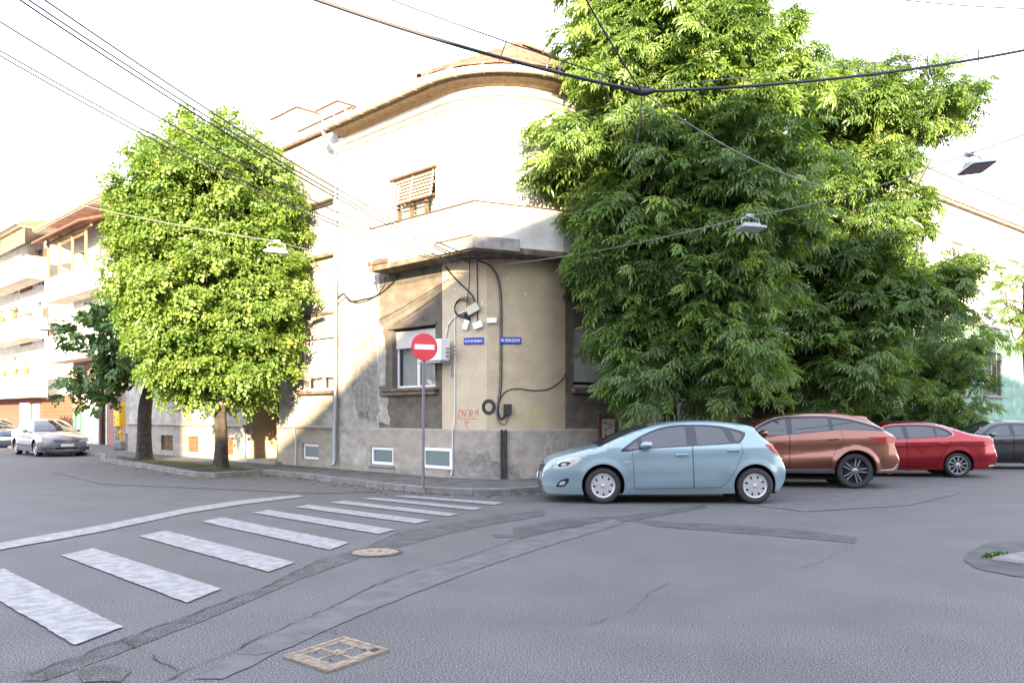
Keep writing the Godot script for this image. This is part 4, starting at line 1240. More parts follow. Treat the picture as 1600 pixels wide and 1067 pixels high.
	wall_cable("wall_cable", mats.cable_black, "thin wire dropping to the coiled loops", [[0.8, 5.2], [0.79, 4.7], [0.74, 4.35], [0.72, 4.1]], 0.008)
	wall_cable("wall_cable", mats.cable_white, "pale conduit curving from the beige box to the air conditioner", [[0.75, 4.05], [0.5, 3.98], [0.25, 3.8], [0.12, 3.5], [0.10, 3.3]], 0.024)
	wall_cable("drain_pipe", mats.cable_white, "thin white pipe running down the corner to the pavement", [[0.40, 4.0], [0.40, 3.0], [0.40, 1.6, 0.04], [0.39, 1.32, 0.10], [0.36, 1.1, 0.075], [0.36, 0.4, 0.075], [0.33, 0.16, 0.10]], 0.018, 0.035, "pipe")
	for k in 4:
		var loop := []
		for i in 13:
			var a := TAU * i / 12 + k
			loop.append([0.62 + cos(a) * (0.20 + 0.03 * k) + 0.03 * k, 4.12 + sin(a) * (0.17 + 0.025 * k), 0.05 + 0.012 * k])
		wall_cable("cable_loop", mats.cable_black, ["smallest", "second", "third", "largest"][k] + " of the black cable loops coiled beside the beige box", loop, 0.008)
	var tangle := []
	for i in 40: tangle.append([0.74 + 0.09 * sin(i * 2.4), 3.9 + 0.11 * cos(i * 1.7), 0.05 + 0.02 * sin(i)])
	wall_cable("cable_tangle", mats.cable_black, "tangle of thin black wires below the beige box", tangle, 0.006)
	for q in [[1.56, "nearer the coil"], [1.65, "farther from the coil"]]:
		wall_cable("conduit", mats.black_plastic, "black conduit at the foot of the rounded corner, the one " + q[1], [[q[0], 1.26, 0.09], [q[0], 0.7, 0.09], [q[0] + 0.01, 0.118, 0.09]], 0.034, 0.09, "conduit")
	wall_cable("wall_cable", mats.cable_black, "black cables strung along the lit wall towards the downspout", [[-4.5, 4.85], [-4.2, 4.95], [-3.9, 4.72], [-3.3, 4.7], [-2.6, 4.75], [-2.0, 4.98], [-1.75, 5.15]], 0.018)
	wall_cable("wall_cable", mats.cable_black, "second thin wire sagging along the lit wall", [[-4.6, 4.62], [-4.1, 4.85], [-3.7, 4.66], [-3.0, 4.66], [-2.4, 4.9], [-2.3, 5.2]], 0.010)
	wall_cable("wall_cable", mats.cable_white, "white hose bent over the end of the canopy", [[-1.55, 5.5, 0.66], [-1.9, 5.52, 0.68], [-2.1, 5.3, 0.60], [-2.12, 5.0, 0.5]], 0.022)
	# graffiti
	spray("graffiti", mats.spray_red, "red spray tag low on the rounded corner", [[[0.48, 1.70], [0.56, 1.72], [0.47, 1.56], [0.57, 1.57]], [[0.60, 1.55], [0.61, 1.72], [0.68, 1.56], [0.69, 1.72]], [[0.72, 1.71], [0.80, 1.72], [0.76, 1.55]], [[0.82, 1.56], [0.83, 1.72], [0.89, 1.66], [0.83, 1.63], [0.90, 1.55]], [[0.93, 1.56], [0.95, 1.73], [1.0, 1.6], [1.0, 1.78]], [[0.47, 1.52], [0.98, 1.51]], [[0.64, 1.46], [0.78, 1.44], [0.66, 1.40], [0.72, 1.36], [0.70, 1.28]]], 0.014, 0.019)
	var ring := []
	for i in 15: ring.append([1.26 + cos(i * TAU / 14) * 0.125, 1.79 + sin(i * TAU / 14) * 0.145])
	spray("graffiti", mats.spray_black, "thick black sprayed ring beside the splice box", [ring], 0.085, 0.020)
	spray("graffiti", mats.spray_grey, "pale looping spray letters on the plinth behind blue hatchback", [[[2.62, 1.10], [2.72, 1.14], [2.66, 0.98], [2.78, 0.82], [2.72, 0.64], [2.58, 0.68], [2.60, 0.84], [2.76, 1.0], [2.82, 1.12]], [[2.95, 0.80], [2.97, 1.04], [3.08, 0.9], [3.16, 1.05], [3.18, 0.82]], [[3.3, 0.8], [3.32, 1.02], [3.46, 1.0]], [[3.62, 1.06], [3.86, 1.12], [3.98, 1.02], [3.84, 0.94], [3.98, 0.84], [3.66, 0.76]]], 0.030, 0.056)
	spray("graffiti", mats.spray_lime, "faint lime spray tag on the tan corner plaster", [[[2.10, 1.55], [2.16, 1.80], [2.24, 1.60], [2.32, 1.82]], [[2.34, 1.6], [2.42, 1.85], [2.52, 1.62]], [[2.14, 1.48], [2.20, 1.34], [2.28, 1.5], [2.36, 1.34], [2.44, 1.5]]], 0.030, 0.017)
	spray("graffiti", mats.spray_black, "small black tag on the peeling plaster beside the downspout", [[[-3.5, 1.58], [-3.44, 1.68], [-3.40, 1.52]], [[-3.36, 1.54], [-3.3, 1.66], [-3.26, 1.54]], [[-3.2, 1.66], [-3.1, 1.67], [-3.18, 1.54], [-3.06, 1.56]]], 0.016, 0.009)

# ---------------------------------------------------------------- trees
func leaf(m: MB, o: Vector3, dir: Vector3, up: Vector3, l: float, w: float, fold := 0.25) -> void:
	var s := dir.cross(up).normalized()
	var n := s.cross(dir).normalized()
	var tip := o + dir * l - n * l * 0.12
	for g in [-1.0, 1.0]:
		var a: Vector3 = o + dir * l * 0.12 + s * g * w * 0.42 + n * w * fold * 0.4
		var b: Vector3 = o + dir * l * 0.55 + s * g * w * 0.45 + n * w * fold * 0.4
		if g > 0: m.tri(o, a, b); m.tri(o, b, tip)
		else: m.tri(o, b, a); m.tri(o, tip, b)

func leaflet(m: MB, o: Vector3, dir: Vector3, up: Vector3, l: float, w: float) -> void:
	var s := dir.cross(up).normalized()
	var n := s.cross(dir).normalized()
	var tip := o + dir * l - n * l * 0.18
	var a := o + dir * l * 0.42 + s * w * 0.5 + n * w * 0.12
	var b := o + dir * l * 0.42 - s * w * 0.5 + n * w * 0.12
	m.tri(o, a, tip); m.tri(o, tip, b)

func linden_spray(r: RandomNumberGenerator, l: float, w: float) -> ArrayMesh:
	var m := mb()
	for i in 15:
		var t := i / 14.0
		var side := 1.0 if i % 2 else -1.0
		var o := Vector3(t * 0.34 - 0.08, 0.05 * sin(t * 3.0) + r.randf_range(-0.05, 0.05), side * r.randf_range(0.0, 0.10))
		var d := Vector3(r.randf_range(0.2, 0.9), r.randf_range(-0.75, 0.05), side * r.randf_range(0.2, 1.0)).normalized()
		var k := r.randf_range(0.72, 1.25)
		m.col = Color(k, k, k * 0.9)
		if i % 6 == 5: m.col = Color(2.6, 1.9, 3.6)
		leaf(m, o, d, Vector3(r.randf_range(-0.35, 0.35), 1, r.randf_range(-0.35, 0.35)).normalized(), l * r.randf_range(0.75, 1.15), w * r.randf_range(0.8, 1.1))
	return m.mesh()

func ash_spray(r: RandomNumberGenerator, l: float, w: float) -> ArrayMesh:
	var m := mb()
	for i in 6:
		var a := -1.3 + 2.6 * i / 5.0 + r.randf_range(-0.2, 0.2)
		var d := Vector3(cos(a), r.randf_range(-0.25, 0.28), sin(a)).normalized()
		var o := Vector3(0.05 * i - 0.1, 0, 0)
		var len_ := r.randf_range(0.24, 0.34)
		var k := r.randf_range(0.75, 1.22)
		m.col = Color(k, k, k)
		var up := Vector3(r.randf_range(-0.2, 0.2), 1, r.randf_range(-0.2, 0.2)).normalized()
		var side := d.cross(up).normalized()
		for j in 3:
			var t := 0.3 + 0.26 * j
			var p := o + d * len_ * t - Vector3(0, 0.10 * t * t, 0)
			for g in [-1.0, 1.0]:
				leaflet(m, p, (d * 0.75 + side * g * 0.75 - Vector3(0, 0.28 + 0.15 * t, 0)).normalized(), up, l * r.randf_range(0.8, 1.1), w)
		leaflet(m, o + d * len_ * 0.95 - Vector3(0, 0.09, 0), (d - Vector3(0, 0.55, 0)).normalized(), up, l * 1.15, w)
	return m.mesh()

# leaves gathered in drooping boughs over the lobes of a crown; lobe: [centre, radii, boughs, leaves per bough]
func crown(parent: Node, lobes: Array, sprays: Array, material: Material, seed_: int, pad: float, size: float, dark: Color, light: Color, keep: Callable, trunk_top: Vector3, limb_mat: Material, gap := -0.24) -> void:
	var r := RandomNumberGenerator.new()
	r.seed = seed_
	var bufs := []
	for s in sprays: bufs.append(PackedFloat32Array())
	var gaps := FastNoiseLite.new()
	gaps.seed = seed_; gaps.frequency = 0.42; gaps.fractal_octaves = 2
	var limbs := mb()
	for lb in lobes:
		var c: Vector3 = lb[0]; var rad: Vector3 = lb[1]; var nb: int = lb[2]
		for i in nb:
			var yy := 1.0 - 2.0 * (i + 0.5) / nb
			var rr := sqrt(1 - yy * yy)
			var a := i * 2.39996 + r.randf_range(-0.35, 0.35)
			var dir := Vector3(cos(a) * rr, clampf(yy + r.randf_range(-0.15, 0.15), -1, 1), sin(a) * rr)
			var depth := r.randf_range(0.80, 1.06) if r.randf() < 0.74 else r.randf_range(0.35, 0.75)
			var o := c + Vector3(dir.x * rad.x, dir.y * rad.y, dir.z * rad.z) * depth
			if not keep.call(o) or gaps.get_noise_3dv(o) < gap: continue
			var outward := Vector3(dir.x, dir.y * 0.45 + 0.05, dir.z)
			if outward.length() < 0.2: outward = Vector3(cos(a), 0.1, sin(a))
			outward = outward.normalized()
			var pr := pad * r.randf_range(0.65, 1.3)
			var tone := r.randf()
			var n: int = lb[3]
			if i % 4 == 0:
				var mid := trunk_top.lerp(o, 0.55) + Vector3(r.randf_range(-0.2, 0.2), -0.25, r.randf_range(-0.2, 0.2))
				limbs.tube(smooth_line([trunk_top.lerp(c, 0.1 + 0.5 * r.randf()), mid, o], 4), [0.055, 0.05, 0.044, 0.038, 0.031, 0.024, 0.018, 0.012, 0.007], 5, false)
			var e1 := outward.cross(Vector3.UP).normalized()
			var e2 := Vector3.UP.cross(e1).normalized() * -1.0
			for k in n:
				var pa := r.randf() * TAU; var q := sqrt(r.randf())
				var fx := cos(pa) * q; var fy := sin(pa) * q
				var p := o + (e1 * fx + outward * fy) * pr + Vector3(0, -0.30 * pr * q * q + r.randf_range(-0.42, 0.42) * pr, 0)
				if not keep.call(p): continue
				var fwd := (outward * (0.45 + 0.5 * fy) + e1 * fx * 0.7 + Vector3(0, -0.12 - 0.30 * q, 0) + Vector3(r.randf_range(-0.8, 0.8), r.randf_range(-0.55, 0.55), r.randf_range(-0.8, 0.8))).normalized()
				var sz := fwd.cross(Vector3(r.randf_range(-0.55, 0.55), 1, r.randf_range(-0.55, 0.55))).normalized()
				var b := Basis(fwd, sz.cross(fwd), sz).scaled(Vector3.ONE * size * r.randf_range(0.8, 1.25))
				var g := clampf(tone * 0.55 + r.randf() * 0.5, 0, 1)
				var col := dark.lerp(light, g)
				if r.randf() < 0.05: col = Color(light.r * 1.35, light.g * 1.2, light.b)
				bufs[r.randi() % sprays.size()].append_array([b.x.x, b.y.x, b.z.x, p.x, b.x.y, b.y.y, b.z.y, p.y, b.x.z, b.y.z, b.z.z, p.z, col.r, col.g, col.b, 1.0])
	for k in sprays.size():
		var mm := MultiMesh.new()
		mm.transform_format = MultiMesh.TRANSFORM_3D
		mm.use_colors = true
		mm.mesh = sprays[k]
		mm.instance_count = bufs[k].size() / 16
		mm.buffer = bufs[k]
		var mi := MultiMeshInstance3D.new()
		mi.multimesh = mm
		mi.name = "crown"
		mi.material_override = material
		mi.set_meta("kind", "stuff")
		parent.add_child(mi, true)
	put(limbs, "limbs", limb_mat, parent)

func trunk(parent: Node, pts: Array, radii: Array, material: Material, seed_: int) -> void:
	var r := RandomNumberGenerator.new()
	r.seed = seed_
	var p := smooth_line(pts, 5)
	var rows := []
	var n := p.size()
	for i in n:
		var f := float(i) / (n - 1) * (radii.size() - 1)
		var k := mini(int(f), radii.size() - 2)
		var rad := lerpf(radii[k], radii[k + 1], f - k)
		var row := []
		for j in 19:
			var a := TAU * j / 18.0
			var bump := 1.0 + 0.07 * sin(3 * a + i * 0.25 + seed_) + 0.04 * sin(7 * a + i * 0.6) + (0.28 * exp(-i * 0.9) * (0.5 + 0.5 * sin(4 * a + seed_)) if i < 6 else 0.0)
			row.append(p[i] + Vector3(cos(a), 0, sin(a)) * rad * bump)
		rows.append(row)
	var m := mb()
	m.grid(rows, (pts[0] + pts[pts.size() - 1]) / 2, true)
	put(m, "trunk", material, parent)

func tree_at(called: String, label: String, x: float, z: float) -> Node3D:
	return thing(called, label, "tree", Transform3D(Basis.IDENTITY, Vector3(x, 0.11, -z)))

func make_trees() -> void:
	var r := RandomNumberGenerator.new()
	r.seed = 77
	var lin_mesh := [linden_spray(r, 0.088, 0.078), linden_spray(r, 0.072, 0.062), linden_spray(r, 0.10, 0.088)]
	var ash_mesh := [ash_spray(r, 0.15, 0.054), ash_spray(r, 0.12, 0.044), ash_spray(r, 0.17, 0.056), ash_spray(r, 0.135, 0.046)]
	var map_mesh := [linden_spray(r, 0.16, 0.15), linden_spray(r, 0.13, 0.12)]
	var front_ok := func(base: Vector3, side: int) -> Callable:
		return func(p: Vector3) -> bool:
			var q := house_xf.affine_inverse() * (p + base)
			if side < 0: return q.z > 0.15 or q.x > 0.3
			var s := q.dot(right_dir); var o := q.dot(right_out)
			var over := 0.75 if q.y > 5.0 and q.y < 6.5 and s < 6.6 else 0.15
			return o > over or s < -0.5
	# linden in the planting strip
	var t := tree_at("linden_tree", "sunlit round linden with dense yellow green crown in the kerbed strip", -8.1, 23.1)
	trunk(t, [Vector3(0, 0, 0), Vector3(0.02, 0.8, 0), Vector3(0.0, 1.7, 0.02), Vector3(0.02, 3.0, 0), Vector3(0, 6.5, 0)], [0.21, 0.165, 0.155, 0.13, 0.05], mats.bark, 3)
	var ok: Callable = front_ok.call(Vector3(-8.1, 0.11, -23.1), -1)
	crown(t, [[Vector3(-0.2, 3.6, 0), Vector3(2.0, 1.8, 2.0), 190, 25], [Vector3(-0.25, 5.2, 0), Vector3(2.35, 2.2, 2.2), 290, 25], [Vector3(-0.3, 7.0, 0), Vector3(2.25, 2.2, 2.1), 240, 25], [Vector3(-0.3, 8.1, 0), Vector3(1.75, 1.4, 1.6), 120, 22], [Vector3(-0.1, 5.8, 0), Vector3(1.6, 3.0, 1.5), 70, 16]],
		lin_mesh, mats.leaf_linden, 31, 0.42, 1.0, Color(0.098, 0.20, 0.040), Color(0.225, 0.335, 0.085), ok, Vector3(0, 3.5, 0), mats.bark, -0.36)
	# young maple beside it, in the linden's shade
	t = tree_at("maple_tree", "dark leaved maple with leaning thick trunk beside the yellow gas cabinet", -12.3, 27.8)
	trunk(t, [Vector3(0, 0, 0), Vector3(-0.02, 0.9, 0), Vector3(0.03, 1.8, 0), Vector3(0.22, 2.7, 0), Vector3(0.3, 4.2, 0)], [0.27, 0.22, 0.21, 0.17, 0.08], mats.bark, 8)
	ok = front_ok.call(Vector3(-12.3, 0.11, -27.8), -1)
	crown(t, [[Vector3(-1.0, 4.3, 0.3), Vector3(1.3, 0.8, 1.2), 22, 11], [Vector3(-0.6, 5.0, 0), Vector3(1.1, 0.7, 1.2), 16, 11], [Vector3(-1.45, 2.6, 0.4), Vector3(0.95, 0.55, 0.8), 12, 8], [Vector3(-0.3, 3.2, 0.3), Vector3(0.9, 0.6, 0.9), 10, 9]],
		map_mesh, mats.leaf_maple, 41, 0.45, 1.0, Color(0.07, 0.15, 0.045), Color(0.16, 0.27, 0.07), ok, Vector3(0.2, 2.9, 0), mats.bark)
	# ash trees along the right hand pavement
	var d0 := Color(0.070, 0.140, 0.035); var d1 := Color(0.19, 0.31, 0.070)
	t = tree_at("ash_tree", "largest ash tree, rising behind the blue hatchback in front of the corner house", 3.87, 20.76)
	trunk(t, [Vector3(0, 0, 0), Vector3(0.05, 1.0, 0.0), Vector3(-0.02, 2.2, 0.1), Vector3(-0.1, 4.5, 0.5), Vector3(-0.2, 8.5, 0.9)], [0.27, 0.22, 0.2, 0.15, 0.05], mats.bark_dark, 5)
	ok = front_ok.call(Vector3(3.87, 0.11, -20.76), 1)
	crown(t, [[Vector3(0.0, 3.1, 1.5), Vector3(2.0, 1.1, 1.7), 62, 20], [Vector3(-0.2, 5.0, 1.5), Vector3(2.2, 1.5, 1.9), 80, 20], [Vector3(-1.15, 7.0, 1.4), Vector3(2.4, 1.6, 2.0), 90, 20], [Vector3(1.2, 6.9, 1.6), Vector3(1.9, 2.2, 1.8), 75, 20], [Vector3(-0.8, 9.4, 1.3), Vector3(2.1, 1.7, 1.9), 85, 20], [Vector3(0.9, 9.6, 1.3), Vector3(1.9, 1.5, 1.8), 60, 20], [Vector3(-0.3, 11.0, 1.3), Vector3(1.8, 1.2, 1.6), 50, 20], [Vector3(0, 6.5, 0.9), Vector3(1.3, 3.8, 0.9), 50, 18]],
		ash_mesh, mats.leaf_ash, 51, 0.58, 1.0, d0, d1, ok, Vector3(-0.1, 4.0, 0.5), mats.bark_dark)
	t = tree_at("ash_tree", "tall ash tree standing behind the copper car, lit at its top", 9.36, 25.4)
	trunk(t, [Vector3(0, 0, 0), Vector3(-0.05, 1.2, 0), Vector3(0.05, 2.6, 0.1), Vector3(-0.05, 5.0, 0.3), Vector3(0.2, 9.0, 0.6)], [0.30, 0.25, 0.23, 0.17, 0.05], mats.bark_dark, 6)
	ok = front_ok.call(Vector3(9.36, 0.11, -25.4), 1)
	crown(t, [[Vector3(0.0, 2.9, 1.2), Vector3(2.2, 1.3, 1.8), 62, 20], [Vector3(0.2, 5.0, 1.2), Vector3(2.3, 1.4, 1.9), 66, 20], [Vector3(0.4, 7.4, 1.0), Vector3(2.1, 1.6, 1.8), 62, 18], [Vector3(0.2, 9.8, 0.9), Vector3(1.9, 1.6, 1.7), 58, 18], [Vector3(2.3, 10.7, 0.9), Vector3(1.8, 0.8, 1.3), 38, 15], [Vector3(3.0, 5.7, 0.9), Vector3(1.5, 1.2, 1.4), 32, 16], [Vector3(0.4, 11.6, 0.9), Vector3(1.2, 0.9, 1.2), 22, 16]],
		ash_mesh, mats.leaf_ash, 61, 0.58, 1.05, d0, d1, ok, Vector3(0, 4.0, 0.3), mats.bark_dark)
	t = tree_at("ash_tree", "lower bushy ash tree between the red sedan and the mint green house", 14.9, 30.0)
	trunk(t, [Vector3(0, 0, 0), Vector3(0.03, 1.0, 0), Vector3(-0.05, 2.2, 0), Vector3(0.0, 5.0, 0.2)], [0.24, 0.2, 0.18, 0.06], mats.bark_dark, 9)
	ok = front_ok.call(Vector3(14.9, 0.11, -30.0), 1)
	crown(t, [[Vector3(-0.2, 2.3, 0.8), Vector3(1.9, 1.2, 1.6), 46, 15], [Vector3(0.0, 4.0, 0.8), Vector3(1.8, 1.0, 1.5), 32, 14]],
		ash_mesh, mats.leaf_ash, 71, 0.5, 0.95, d0, d1, ok, Vector3(0, 2.6, 0.1), mats.bark_dark)
	t = tree_at("ash_tree", "sparse young ash tree at the edge of the mint green house", 21.6, 34.8)
	trunk(t, [Vector3(0, 0, 0), Vector3(0.03, 1.5, 0), Vector3(-0.1, 4.0, 0), Vector3(-0.3, 7.0, 0.2)], [0.15, 0.13, 0.1, 0.04], mats.bark_dark, 10)
	ok = front_ok.call(Vector3(21.6, 0.11, -34.8), 1)
	crown(t, [[Vector3(-0.1, 6.0, 0.2), Vector3(1.2, 1.7, 1.1), 20, 9]],
		ash_mesh, mats.leaf_ash, 81, 0.45, 0.95, d0, d1, ok, Vector3(-0.1, 4.0, 0), mats.bark_dark)

# ---------------------------------------------------------------- cars
# A car body is laid out in side view (x from the nose, y from the road) and given its width by w(x, y).
class CarShape:
	var L := 4.4; var W := 0.9; var H := 1.5; var belt := 1.0; var roofk := 0.70
	var nf := 1.0; var cf := 0.30; var nr := 0.8; var cr := 0.20
	var top := PackedFloat32Array()
	var wheels := []; var wr := 0.33; var ar := 0.39; var flare := 0.012
	var creases := []   # [x0, y0, x1, y1, height, half width]
	var front := []; var fb := 0.12
	func set_top(line: Array) -> void:
		top.resize(int(L / 0.02) + 3)
		top.fill(0.0)
		for i in line.size() - 1:
			var a: Vector2 = line[i]; var b: Vector2 = line[i + 1]
			for k in range(maxi(0, floori(minf(a.x, b.x) / 0.02)), mini(top.size() - 1, ceili(maxf(a.x, b.x) / 0.02)) + 1):
				var x := k * 0.02
				var t := 0.5 if absf(b.x - a.x) < 1e-5 else clampf((x - a.x) / (b.x - a.x), 0, 1)
				top[k] = maxf(top[k], lerpf(a.y, b.y, t))
	func w(x: float, y: float) -> float:
		var p := 1.0 - cf * pow(clampf(1 - x / nf, 0, 1), 2.4) - cr * pow(clampf(1 - (L - x) / nr, 0, 1), 2.4)
		var v := 1.0
		if y < belt:
			var t := clampf(y / belt, 0, 1)
			if t < 0.3: v = lerpf(0.90, 0.965, t / 0.3)
			elif t < 0.6: v = lerpf(0.965, 1.0, smoothstep(0, 1, (t - 0.3) / 0.3))
			else: v = lerpf(1.0, 0.955, pow((t - 0.6) / 0.4, 1.6))
		else:
			v = 0.955 - (0.955 - roofk) * pow(clampf((y - belt) / (H - belt), 0, 1.1), 1.12)
		var out := W * p * v
		for q in wheels:
			var d := Vector2(x - q, y - wr).length()
			out += flare * (1.0 - smoothstep(ar + 0.01, ar + 0.13, d))
		for c in creases:
			if x < minf(c[0], c[2]) - 0.2 or x > maxf(c[0], c[2]) + 0.2: continue
			var t: float = clampf((x - c[0]) / (c[2] - c[0]), 0, 1)
			var fade: float = smoothstep(-0.2, 0.15, minf(x - minf(c[0], c[2]), maxf(c[0], c[2]) - x))
			var dy: float = absf(y - lerpf(c[1], c[3], t)) / c[5]
			if dy < 1: out += c[4] * fade * (1 - dy * dy) * (1 - dy * dy)
		var k := clampi(int(x / 0.02), 0, top.size() - 2)
		var ty := lerpf(top[k], top[k + 1], clampf(x / 0.02 - k, 0, 1))
		var d2 := clampf(ty - y, 0, 1)
		if d2 < 0.1: out -= 0.085 * (1 - sqrt(maxf(0, 1 - pow((0.1 - d2) / 0.1, 2))))
		return maxf(out, 0.05)
	func pt(x: float, y: float, side: float, off: float) -> Array:
		var a := w(x, y); var e := 0.012
		var nn := Vector3(-(w(x + e, y) - w(x - e, y)) / (2 * e), -(w(x, y + e) - w(x, y - e)) / (2 * e), 1).normalized()
		return [Vector3(x - L / 2, y, side * (a + off)), Vector3(nn.x, nn.y, nn.z * side)]
	func front_pt(z: float, y: float, off: float) -> Array:
		var x: float = front[0].x
		for i in front.size() - 1:
			var a: Vector2 = front[i]; var b: Vector2 = front[i + 1]
			if y >= a.y and y <= b.y: x = lerpf(a.x, b.x, (y - a.y) / maxf(b.y - a.y, 1e-4))
			elif i == front.size() - 2 and y > b.y: x = b.x + (y - b.y) * 2.0
		var ww := w(x, y)
		var q := clampf(z / ww, -1, 1)
		return [Vector3(x - fb * (1 - q * q) - off - L / 2, y, z), Vector3(-1, 0.1, 1.6 * fb * q / ww).normalized()]

func v2(a: Array) -> PackedVector2Array:
	var o := PackedVector2Array()
	for q in a: o.append(Vector2(q[0], q[1]))
	return o

func circle(c: Vector2, r: float, n := 36) -> PackedVector2Array:
	var o := PackedVector2Array()
	for i in n: o.append(c + Vector2(cos(TAU * i / n), sin(TAU * i / n)) * r)
	return o

func paint(called: String, color: Color, metal := 0.35, rough := 0.32) -> StandardMaterial3D:
	var m := mat(called, color, rough, metal)
	m.clearcoat_enabled = true
	m.clearcoat = 1.0
	m.clearcoat_roughness = 0.04
	return m

func wheel_node(parent: Node, where: Transform3D, r: float, style: String) -> void:
	var n := Node3D.new()
	n.name = "wheel"
	n.transform = where
	parent.add_child(n, true)
	var rim := r * (0.68 if style == "cap" else 0.72)
	var m := mb()
	var w := 0.105
	m.lathe([Vector2(rim, -w), Vector2(rim + 0.02, -w - 0.004), Vector2(r - 0.04, -w - 0.006), Vector2(r - 0.012, -w + 0.012), Vector2(r, -w + 0.035), Vector2(r, w - 0.035), Vector2(r - 0.012, w - 0.012), Vector2(r - 0.04, w + 0.006), Vector2(rim + 0.025, w + 0.003), Vector2(rim, w - 0.006), Vector2(rim - 0.006, w - 0.02)], 48)
	put(m, "tyre", mats.rubber, n)
	m = mb()
	m.lathe([Vector2(rim + 0.002, w - 0.012), Vector2(rim - 0.004, w - 0.002), Vector2(rim - 0.016, w - 0.008), Vector2(rim - 0.024, w - 0.05), Vector2(rim - 0.03, -w)], 40)
	var rm := put(m, "rim", mats.wheel_dark if style == "black" else mats.alloy, n)
	m = mb()
	m.lathe([Vector2(0.0, w - 0.075), Vector2(rim * 0.62, w - 0.075), Vector2(rim * 0.64, w - 0.10)], 32)
	m.lathe([Vector2(0.0, w - 0.11), Vector2(rim - 0.02, w - 0.11)], 32)
	put(m, "brake_disc", mats.wheel_dark, n)
	m = mb()
	if style == "cap":
		var k := 8
		for i in k:
			var a0 := TAU * i / k; var a1 := TAU * (i + 1) / k
			var wedge := PackedVector2Array([Vector2.ZERO])
			for j in 9: wedge.append(Vector2(cos(lerpf(a0, a1, j / 8.0)), sin(lerpf(a0, a1, j / 8.0))) * (rim - 0.006))
			var parts := [wedge]
			for a in [a0, a1]:
				var hole := PackedVector2Array()
				var c := Vector2(cos(a), sin(a))
				for j in 14:
					var b := TAU * j / 14
					hole.append(c * (rim * 0.70 + cos(b) * 0.030) + c.orthogonal() * sin(b) * (0.017 + 0.005 * cos(b)))
				var next := []
				for p in parts: next.append_array(Geometry2D.clip_polygons(p, hole))
				parts = next
			for p in parts: m.prism(p, w - 0.035, w - 0.018)
		m.lathe([Vector2(0.034, w - 0.02), Vector2(0.034, w - 0.006), Vector2(0.028, w + 0.002), Vector2(0.0, w + 0.004)], 20)
		m.lathe([Vector2(rim - 0.03, w - 0.02), Vector2(rim - 0.018, w - 0.004), Vector2(rim - 0.004, w - 0.006), Vector2(rim + 0.004, w - 0.016)], 40)
	else:
		var k := 5 if style == "black" else 10
		for i in k:
			for g in ([-1.0, 1.0] if style == "black" else [0.0]):
				var a: float = TAU * (i + 0.25) / k + g * 0.17
				var c := Vector2(cos(a), sin(a)); var o := c.orthogonal()
				var tw := 0.016 if style == "black" else 0.017
				var lean: Vector2 = o * g * -0.012
				m.prism(PackedVector2Array([c * 0.045 + o * 0.012 + lean, c * 0.045 - o * 0.012 + lean, c * (rim - 0.012) - o * tw, c * (rim - 0.012) + o * tw]), w - 0.05, w - 0.022)
		m.lathe([Vector2(0.062, w - 0.05), Vector2(0.06, w - 0.02), Vector2(0.03, w - 0.012), Vector2(0.0, w - 0.012)], 24)
	put(m, "hubcap" if style == "cap" else "spokes", mats.hubcap if style == "cap" else (mats.spoke_machined if style == "black" else mats.alloy), n)

